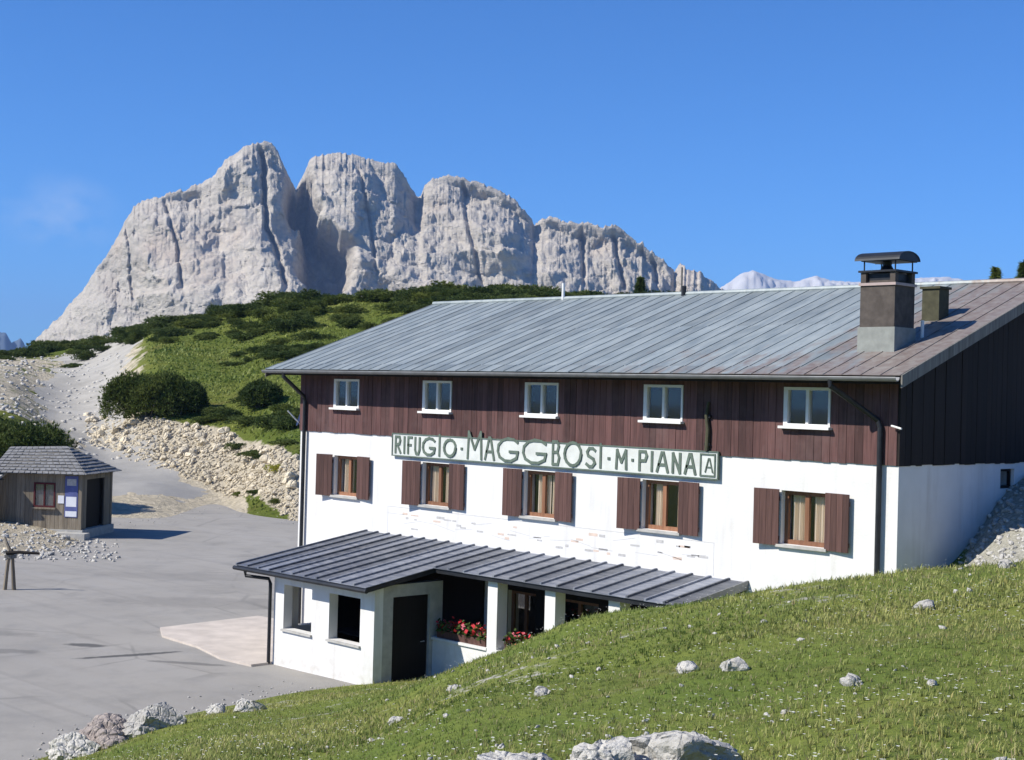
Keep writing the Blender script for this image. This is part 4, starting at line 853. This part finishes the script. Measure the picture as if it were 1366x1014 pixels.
# ================================================================== grass blades
def blades(n_, dlo, dhi, power, h0, h1, wid, seed):
    g_ = np.random.default_rng(seed)
    d_ = dlo+(dhi-dlo)*g_.random(n_)**power; u_ = g_.uniform(-.40-2.2/d_, .40+3.2/d_); x, y = xy(u_, d_)
    # gather into tufts
    cx, cy = np.round(x/.13)*.13, np.round(y/.13)*.13; jx = (_h(np.round(x/.13), np.round(y/.13), 5)-.5)*.1; jy = (_h(np.round(x/.13), np.round(y/.13), 6)-.5)*.1
    tf = _h(np.round(x/.13), np.round(y/.13), 7); pull = .55*(tf > .35)
    x = x+(cx+jx-x)*pull; y = y+(cy+jy-y)*pull
    z = H(x, y); uu, dd = ud(x, y); px_ = uu*1990+683
    dens = fbm(x*.55, y*.55, 61, 4)
    keep = (z > .03) & (g_.random(n_) > gravel_mask(uu, dd)*1.05) & ~((y > -4.3) & (x > -16) & (x < -11.3) & (y < 0)) & ~((y > -2.1) & (x < .1) & (x > -20)) 
    x, y, z, tf, px_ = x[keep], y[keep], z[keep], tf[keep], px_[keep]; n_ = len(x)
    patch_ = fbm(x*.35, y*.35, 65, 4); hh = (h0+(h1-h0)*g_.random(n_)**2)*(1+.5*patch_)*(.75+.5*tf); az = g_.uniform(0, 2*np.pi, n_); lean = hh*g_.uniform(.15, .9, n_)
    bx, by = np.cos(az), np.sin(az); wx, wy = -by*wid*.5, bx*wid*.5
    base = np.stack([x, y, z-.01], 1); wv = np.stack([wx, wy, 0*wx], 1)
    if not np.isscalar(wid): wv = wv
    mid = base+np.stack([bx*lean*.35, by*lean*.35, hh*.62], 1); tip = base+np.stack([bx*lean, by*lean, hh], 1)
    V = np.stack([base-wv, base+wv, mid+wv*.75, mid-wv*.75, tip], 1).reshape(-1, 3); i = np.arange(n_)*5
    Ft = np.concatenate([np.stack([i, i+1, i+2], 1), np.stack([i, i+2, i+3], 1), np.stack([i+3, i+2, i+4], 1)])
    t1 = np.clip(.52+1.4*patch_+.25*g_.normal(size=n_), 0, 1)[:, None]; c = (1-t1)*np.array([[.17, .225, .05]])+t1*np.array([[.39, .39, .13]])
    dry = (g_.random(n_) < .05+.25*np.clip(fbm(x*.8, y*.8, 67, 3), 0, 1))[:, None]; c = np.where(dry, np.array([[.42, .36, .19]]), c)*g_.uniform(.7, 1.25, (n_, 1))
    col = np.concatenate([np.repeat(c, 5, 0), np.ones((n_*5, 1))], 1)
    return V, Ft, col
A1 = blades(330000, 5.2, 15, 1.25, .015, .055, .006, 1); A2 = blades(210000, 13, 36, 1.2, .02, .075, .012, 2)
A3 = blades(7000, 7, 34, 1.0, .05, .11, .008, 3)
kk = np.arange(len(A3[0])//5); sel = fbm(A3[0][::5, 0]*.6, A3[0][::5, 1]*.6, 73, 3) > .12      # taller dry stalks, here and there
V3 = A3[0].reshape(-1, 5, 3)[sel].reshape(-1, 3); c3 = A3[2].reshape(-1, 5, 4)[sel].reshape(-1, 4)*np.array([1.1, .92, .9, 1]); i3 = np.arange(len(V3)//5)*5; F3_ = np.concatenate([np.stack([i3, i3+1, i3+2], 1), np.stack([i3, i3+2, i3+3], 1), np.stack([i3+3, i3+2, i3+4], 1)])
V = np.concatenate([A1[0], A2[0], V3]); Ft = np.concatenate([A1[1], A2[1]+len(A1[0]), F3_+len(A1[0])+len(A2[0])]); col = np.concatenate([A1[2], A2[2], c3])
o = stuff(link('grass', npmesh('grass', V, Ft, 'blade', False, {'tint': ('FLOAT_COLOR', col)}))); tag(o, 'short alpine grass covering the foreground meadow', 'grass')
# rough grass on the slope behind
g_ = np.random.default_rng(44); n_ = 42000; u_ = UC(g_.uniform(60, 520, n_)); d_ = g_.uniform(80, 170, n_); x, y = xy(u_, d_); z = H(x, y)
kp = (g_.random(n_) > 2.2*gravel_mask(u_, d_)) & (z > .15); x, y, z = x[kp], y[kp], z[kp]; n_ = len(x); pt = fbm(x*.12, y*.12, 88, 5, .6); hh = (.06+.17*g_.random(n_))*(1+.9*pt); az = g_.uniform(0, 6.28, n_); ln = .5*hh
base = np.stack([x, y, z-.03], 1); wv = np.stack([-np.sin(az)*.11, np.cos(az)*.11, 0*az], 1); tip = base+np.stack([np.cos(az)*ln, np.sin(az)*ln, hh], 1)
V = np.stack([base-wv, base+wv, tip], 1).reshape(-1, 3); t1 = np.clip(.5+1.3*fbm(x*.2, y*.2, 89, 4, .6)+.2*g_.normal(size=n_), 0, 1)[:, None]
c = ((1-t1)*np.array([[.125, .18, .034]])+t1*np.array([[.27, .30, .07]]))*g_.uniform(.75, 1.25, (n_, 1)); col = np.concatenate([np.repeat(c, 3, 0), np.ones((n_*3, 1))], 1)
o = stuff(link('slope_grass', npmesh('slope_grass', V, np.arange(len(V)).reshape(-1, 3), 'blade', False, {'tint': ('FLOAT_COLOR', col)}))); tag(o, 'rough tussock grass on the green slope behind the lodge', 'grass')
# small white and pale yellow flowers among the grass
g_ = np.random.default_rng(12); n_ = 5200; d_ = 6+20*g_.random(n_)**1.3; x, y = xy(g_.uniform(-.34, .38, n_), d_); z = H(x, y); kp = (z > .15) & (fbm(x*.7, y*.7, 69, 3) > .02); x, y, z = x[kp], y[kp], z[kp]; n_ = len(x)
h_ = g_.uniform(.05, .12, n_); s_ = g_.uniform(.005, .012, n_); c = np.stack([x, y, z+h_], 1); V = []; Ft = []
for k in range(6):
    a0, a1 = k*np.pi/3, (k+.75)*np.pi/3
    V.append(np.stack([c, c+np.stack([np.cos(a0)*s_, np.sin(a0)*s_, .2*s_], 1), c+np.stack([np.cos(a1)*s_, np.sin(a1)*s_, .2*s_], 1)], 1).reshape(-1, 3))
V = np.concatenate(V); Ft = np.arange(len(V)).reshape(-1, 3)
o = stuff(link('wildflowers', npmesh('wildflowers', V, Ft, 'petal', False))); tag(o, 'tiny white wildflowers dotted through the meadow grass', 'wildflowers')

# ================================================================== mugo pines
def crown(name, seed, rx, ry, rz, lobes, tufts, size, mt='needles'):
    g_ = np.random.default_rng(seed); ce = []; 
    for k in range(lobes):
        a = g_.uniform(0, 2*np.pi); q = math.sqrt(g_.random())*.72; s_ = g_.uniform(.32, .55); ce.append((q*math.cos(a)*rx, q*math.sin(a)*ry, rz*(.28+.38*(1-q)*g_.random()+.12*g_.random()), s_*rx, s_*ry, rz*g_.uniform(.34, .5)))
    ce = np.array(ce); idx = g_.integers(0, lobes, tufts); v = g_.normal(size=(tufts, 3)); v /= np.linalg.norm(v, axis=1)[:, None]; v[:, 2] = np.where(v[:, 2] < -.35, -v[:, 2], v[:, 2])
    rad = 1-.35*g_.random(tufts)**2+.08*g_.normal(size=tufts); P_ = ce[idx, :3]+v*ce[idx, 3:]*rad[:, None]; P_[:, 2] = np.maximum(P_[:, 2], .02)
    V = []; nb = 6
    for k in range(nb):
        dirv = v*.55+g_.normal(size=(tufts, 3))*.55+np.array([0, 0, .45]); dirv /= np.linalg.norm(dirv, axis=1)[:, None]; L = size*g_.uniform(.6, 1.4, (tufts, 1)); sd = np.cross(dirv, g_.normal(size=(tufts, 3))); sd /= np.linalg.norm(sd, axis=1)[:, None]+1e-6
        V.append(np.stack([P_-sd*size*.17, P_+sd*size*.17, P_+dirv*L], 1).reshape(-1, 3))
    V = np.concatenate(V); return npmesh(name, V, np.arange(len(V)).reshape(-1, 3), mt, False)
def stems(seed, rx, rz):
    r2 = random.Random(seed); mb = MB()
    for k in range(7):
        a = r2.uniform(0, 6.3); q = r2.uniform(.3, .7)*rx; mb.tube([(0, 0, -.1), (q*.4*math.cos(a), q*.4*math.sin(a), rz*.2), (q*math.cos(a), q*math.sin(a), rz*.6)], [.09, .06, .025], 6)
    return mb
bigb = [(196, 107.5, 3.0, 2.2, 3.5, 'large dark mountain pine bush on the bank above the track'), (240, 107, 1.9, 1.7, 2.5, 'mountain pine bush adjoining the right side of the large dark one on the bank'), (30, 79, 2.6, 2.0, 2.7, 'dark green mountain pine bush directly behind the wooden hut'), (70, 81, 1.3, 1.2, 1.7, 'small mountain pine bush at the right end of the bush behind the hut'), (-30, 80, 2.4, 2, 2.6, 'mountain pine bush at the far left behind the lean-to shed'), (350, 104, 1.7, 1.4, 1.6, 'low mountain pine bush on the grass bank left of the lodge roof end')]
for k, (p_, d_, rx, ry, rz, lb) in enumerate(bigb):
    x, y = world(p_, d_); t = thing('mountain_pine', lb, 'bush', (x, y, Hs(x, y)-.26*rz), 0, 'single mountain pine bushes'); t.rotation_euler = (0, 0, math.radians(46))
    link('crown', crown('crown', 500+k, rx, ry, rz*1.22, 17, int(2800*rx), .2), t); stems(k, rx, rz).build('stem', 'old_wood', t)
bv = [crown('dwarf_pine', 520+k, 1.5, 1.4, 1.15+.12*k, 8, 900, .2) for k in range(6)]
r_ = random.Random(21); cnt = 0
def bush(p_, d_, s_, lb, gp):
    x, y = world(p_, d_); o = link('dwarf_pine', r_.choice(bv), None, (x, y, Hs(x, y)-.42*s_)); o.scale = (s_*r_.uniform(1.1, 2.3), s_*r_.uniform(.7, 1.3), s_*r_.uniform(.65, 1.2)); o.rotation_euler = (0, 0, math.radians(46)+r_.gauss(0, .3)+r_.choice((0, math.pi))); tag(o, lb, 'bush', gp)
def skyd(p_): return float(np.interp(p_, [-300, 0, 90, 150, 200, 300, 390, 500, 663, 980, 1366], [172, 170, 184, 177, 164, 157, 149, 144, 139, 139, 140]))
for k in range(290):
    p_ = r_.uniform(40, 960) if k < 265 else r_.uniform(-200, 60); d_ = skyd(p_)-abs(r_.gauss(0, 8.5))+2
    bush(p_, d_, r_.uniform(.55, .95)*(1 if p_ > 330 else .85), 'dark dwarf pine bush in the band along the top of the hill', 'dwarf pines along the hilltop')
for k in range(75):
    p_ = r_.uniform(120, 480); top = skyd(p_); f_ = r_.random(); d_ = np.interp(p_, [120, 200, 300, 390, 480], [135, 122, 112, 100, 98]); d_ = d_+(top-d_)*(.25+.6*f_)
    x, y = world(p_, d_)
    if float(fbm(x*.07, y*.07, 81, 3)) < .2: continue
    bush(p_, d_, r_.uniform(.4, .7), 'dwarf pine bush on the green slope below the hilltop', 'dwarf pines on the green slope')
for p_, d_, s_ in ((290, 104, .5), (310, 103.5, .6), (335, 100.5, .65), (365, 97, .7), (385, 95, .8), (300, 106, .7), (330, 107, .6), (378, 101, .7), (400, 99, .8), (272, 104, .45), (345, 93.5, .45), (385, 91.5, .5), (320, 97, .4)):
    bush(p_, d_, s_, 'low dwarf pine tuft on the grass edge above the cut bank', 'dwarf pine tufts above the cut bank')
for p_, d_, s_ in ((322, 88, .22), (345, 85.5, .25), (372, 82, .2), (352, 92, .25)):
    bush(p_, d_, s_, 'green tuft at the foot of the cut bank beside the asphalt', 'green tufts at the foot of the bank')
x, y = world(369, 86.5); o = link('yellow_shrub', crown('yellow_shrub', 560, .7, .6, .6, 5, 300, .1, 'yellow_leaf'), None, (x, y, Hs(x, y))); tag(o, 'small yellow flowering shrub on the bank left of the lodge', 'shrub')
# small conifers seen over the roof
def conifer(p_, d_, h, lb, seed):
    x, y = world(p_, d_); g_ = np.random.default_rng(seed); t = thing('conifer', lb, 'tree', (x, y, Hs(x, y)-.2), 0, 'young conifers above the roof line')
    MB().tube([(0, 0, 0), (0, 0, h*.5), (0, 0, h)], [.12, .07, .015], 7).build('trunk', 'old_wood', t)
    n_ = 900; tz = g_.random(n_)**.8; rr_ = (1-tz)*h*.26*(.55+.45*np.abs(np.sin(tz*h*4.5)))*np.sqrt(g_.random(n_)); a = g_.uniform(0, 6.28, n_); P_ = np.stack([rr_*np.cos(a), rr_*np.sin(a), h*(.08+.92*tz)], 1); out_ = np.stack([np.cos(a), np.sin(a), -.25+0*a], 1); V = []
    for k in range(5):
        dv = out_+g_.normal(size=(n_, 3))*.4; sd = np.cross(dv, g_.normal(size=(n_, 3))); sd /= np.linalg.norm(sd, axis=1)[:, None]; V.append(np.stack([P_-sd*.05, P_+sd*.05, P_+dv*.28], 1).reshape(-1, 3))
    V = np.concatenate(V); link('crown', npmesh('crown', V, np.arange(len(V)).reshape(-1, 3), 'needles', False), t)
conifer(1325, 112, 4.7, 'young conifer showing above the right end of the roof', 1); conifer(1362, 112, 3.8, 'young conifer at the right picture edge above the roof', 2); conifer(1300, 113, 3.7, 'smallest conifer tip above the rusty roof end', 3); conifer(851, 138, 2.6, 'lone conifer on the hilltop behind the roof ridge', 4)

# ================================================================== thin mountain air
m = MB(); m.box(-16500, 16500, -16500, 16500, -72, 900); hz_ = m.build('haze', 'plaster'); hz_.data.materials.clear(); stuff(hz_); tag(hz_, 'thin blue haze in the mountain air', 'haze')
hm = bpy.data.materials.new('haze'); hm.use_nodes = True; hm.node_tree.nodes.clear(); ho = hm.node_tree.nodes.new('ShaderNodeOutputMaterial'); pv = hm.node_tree.nodes.new('ShaderNodeVolumePrincipled')
pv.inputs['Color'].default_value = (.36, .57, 1, 1); pv.inputs['Density'].default_value = .00007; hm.node_tree.links.new(pv.outputs[0], ho.inputs['Volume']); hz_.data.materials.append(hm)
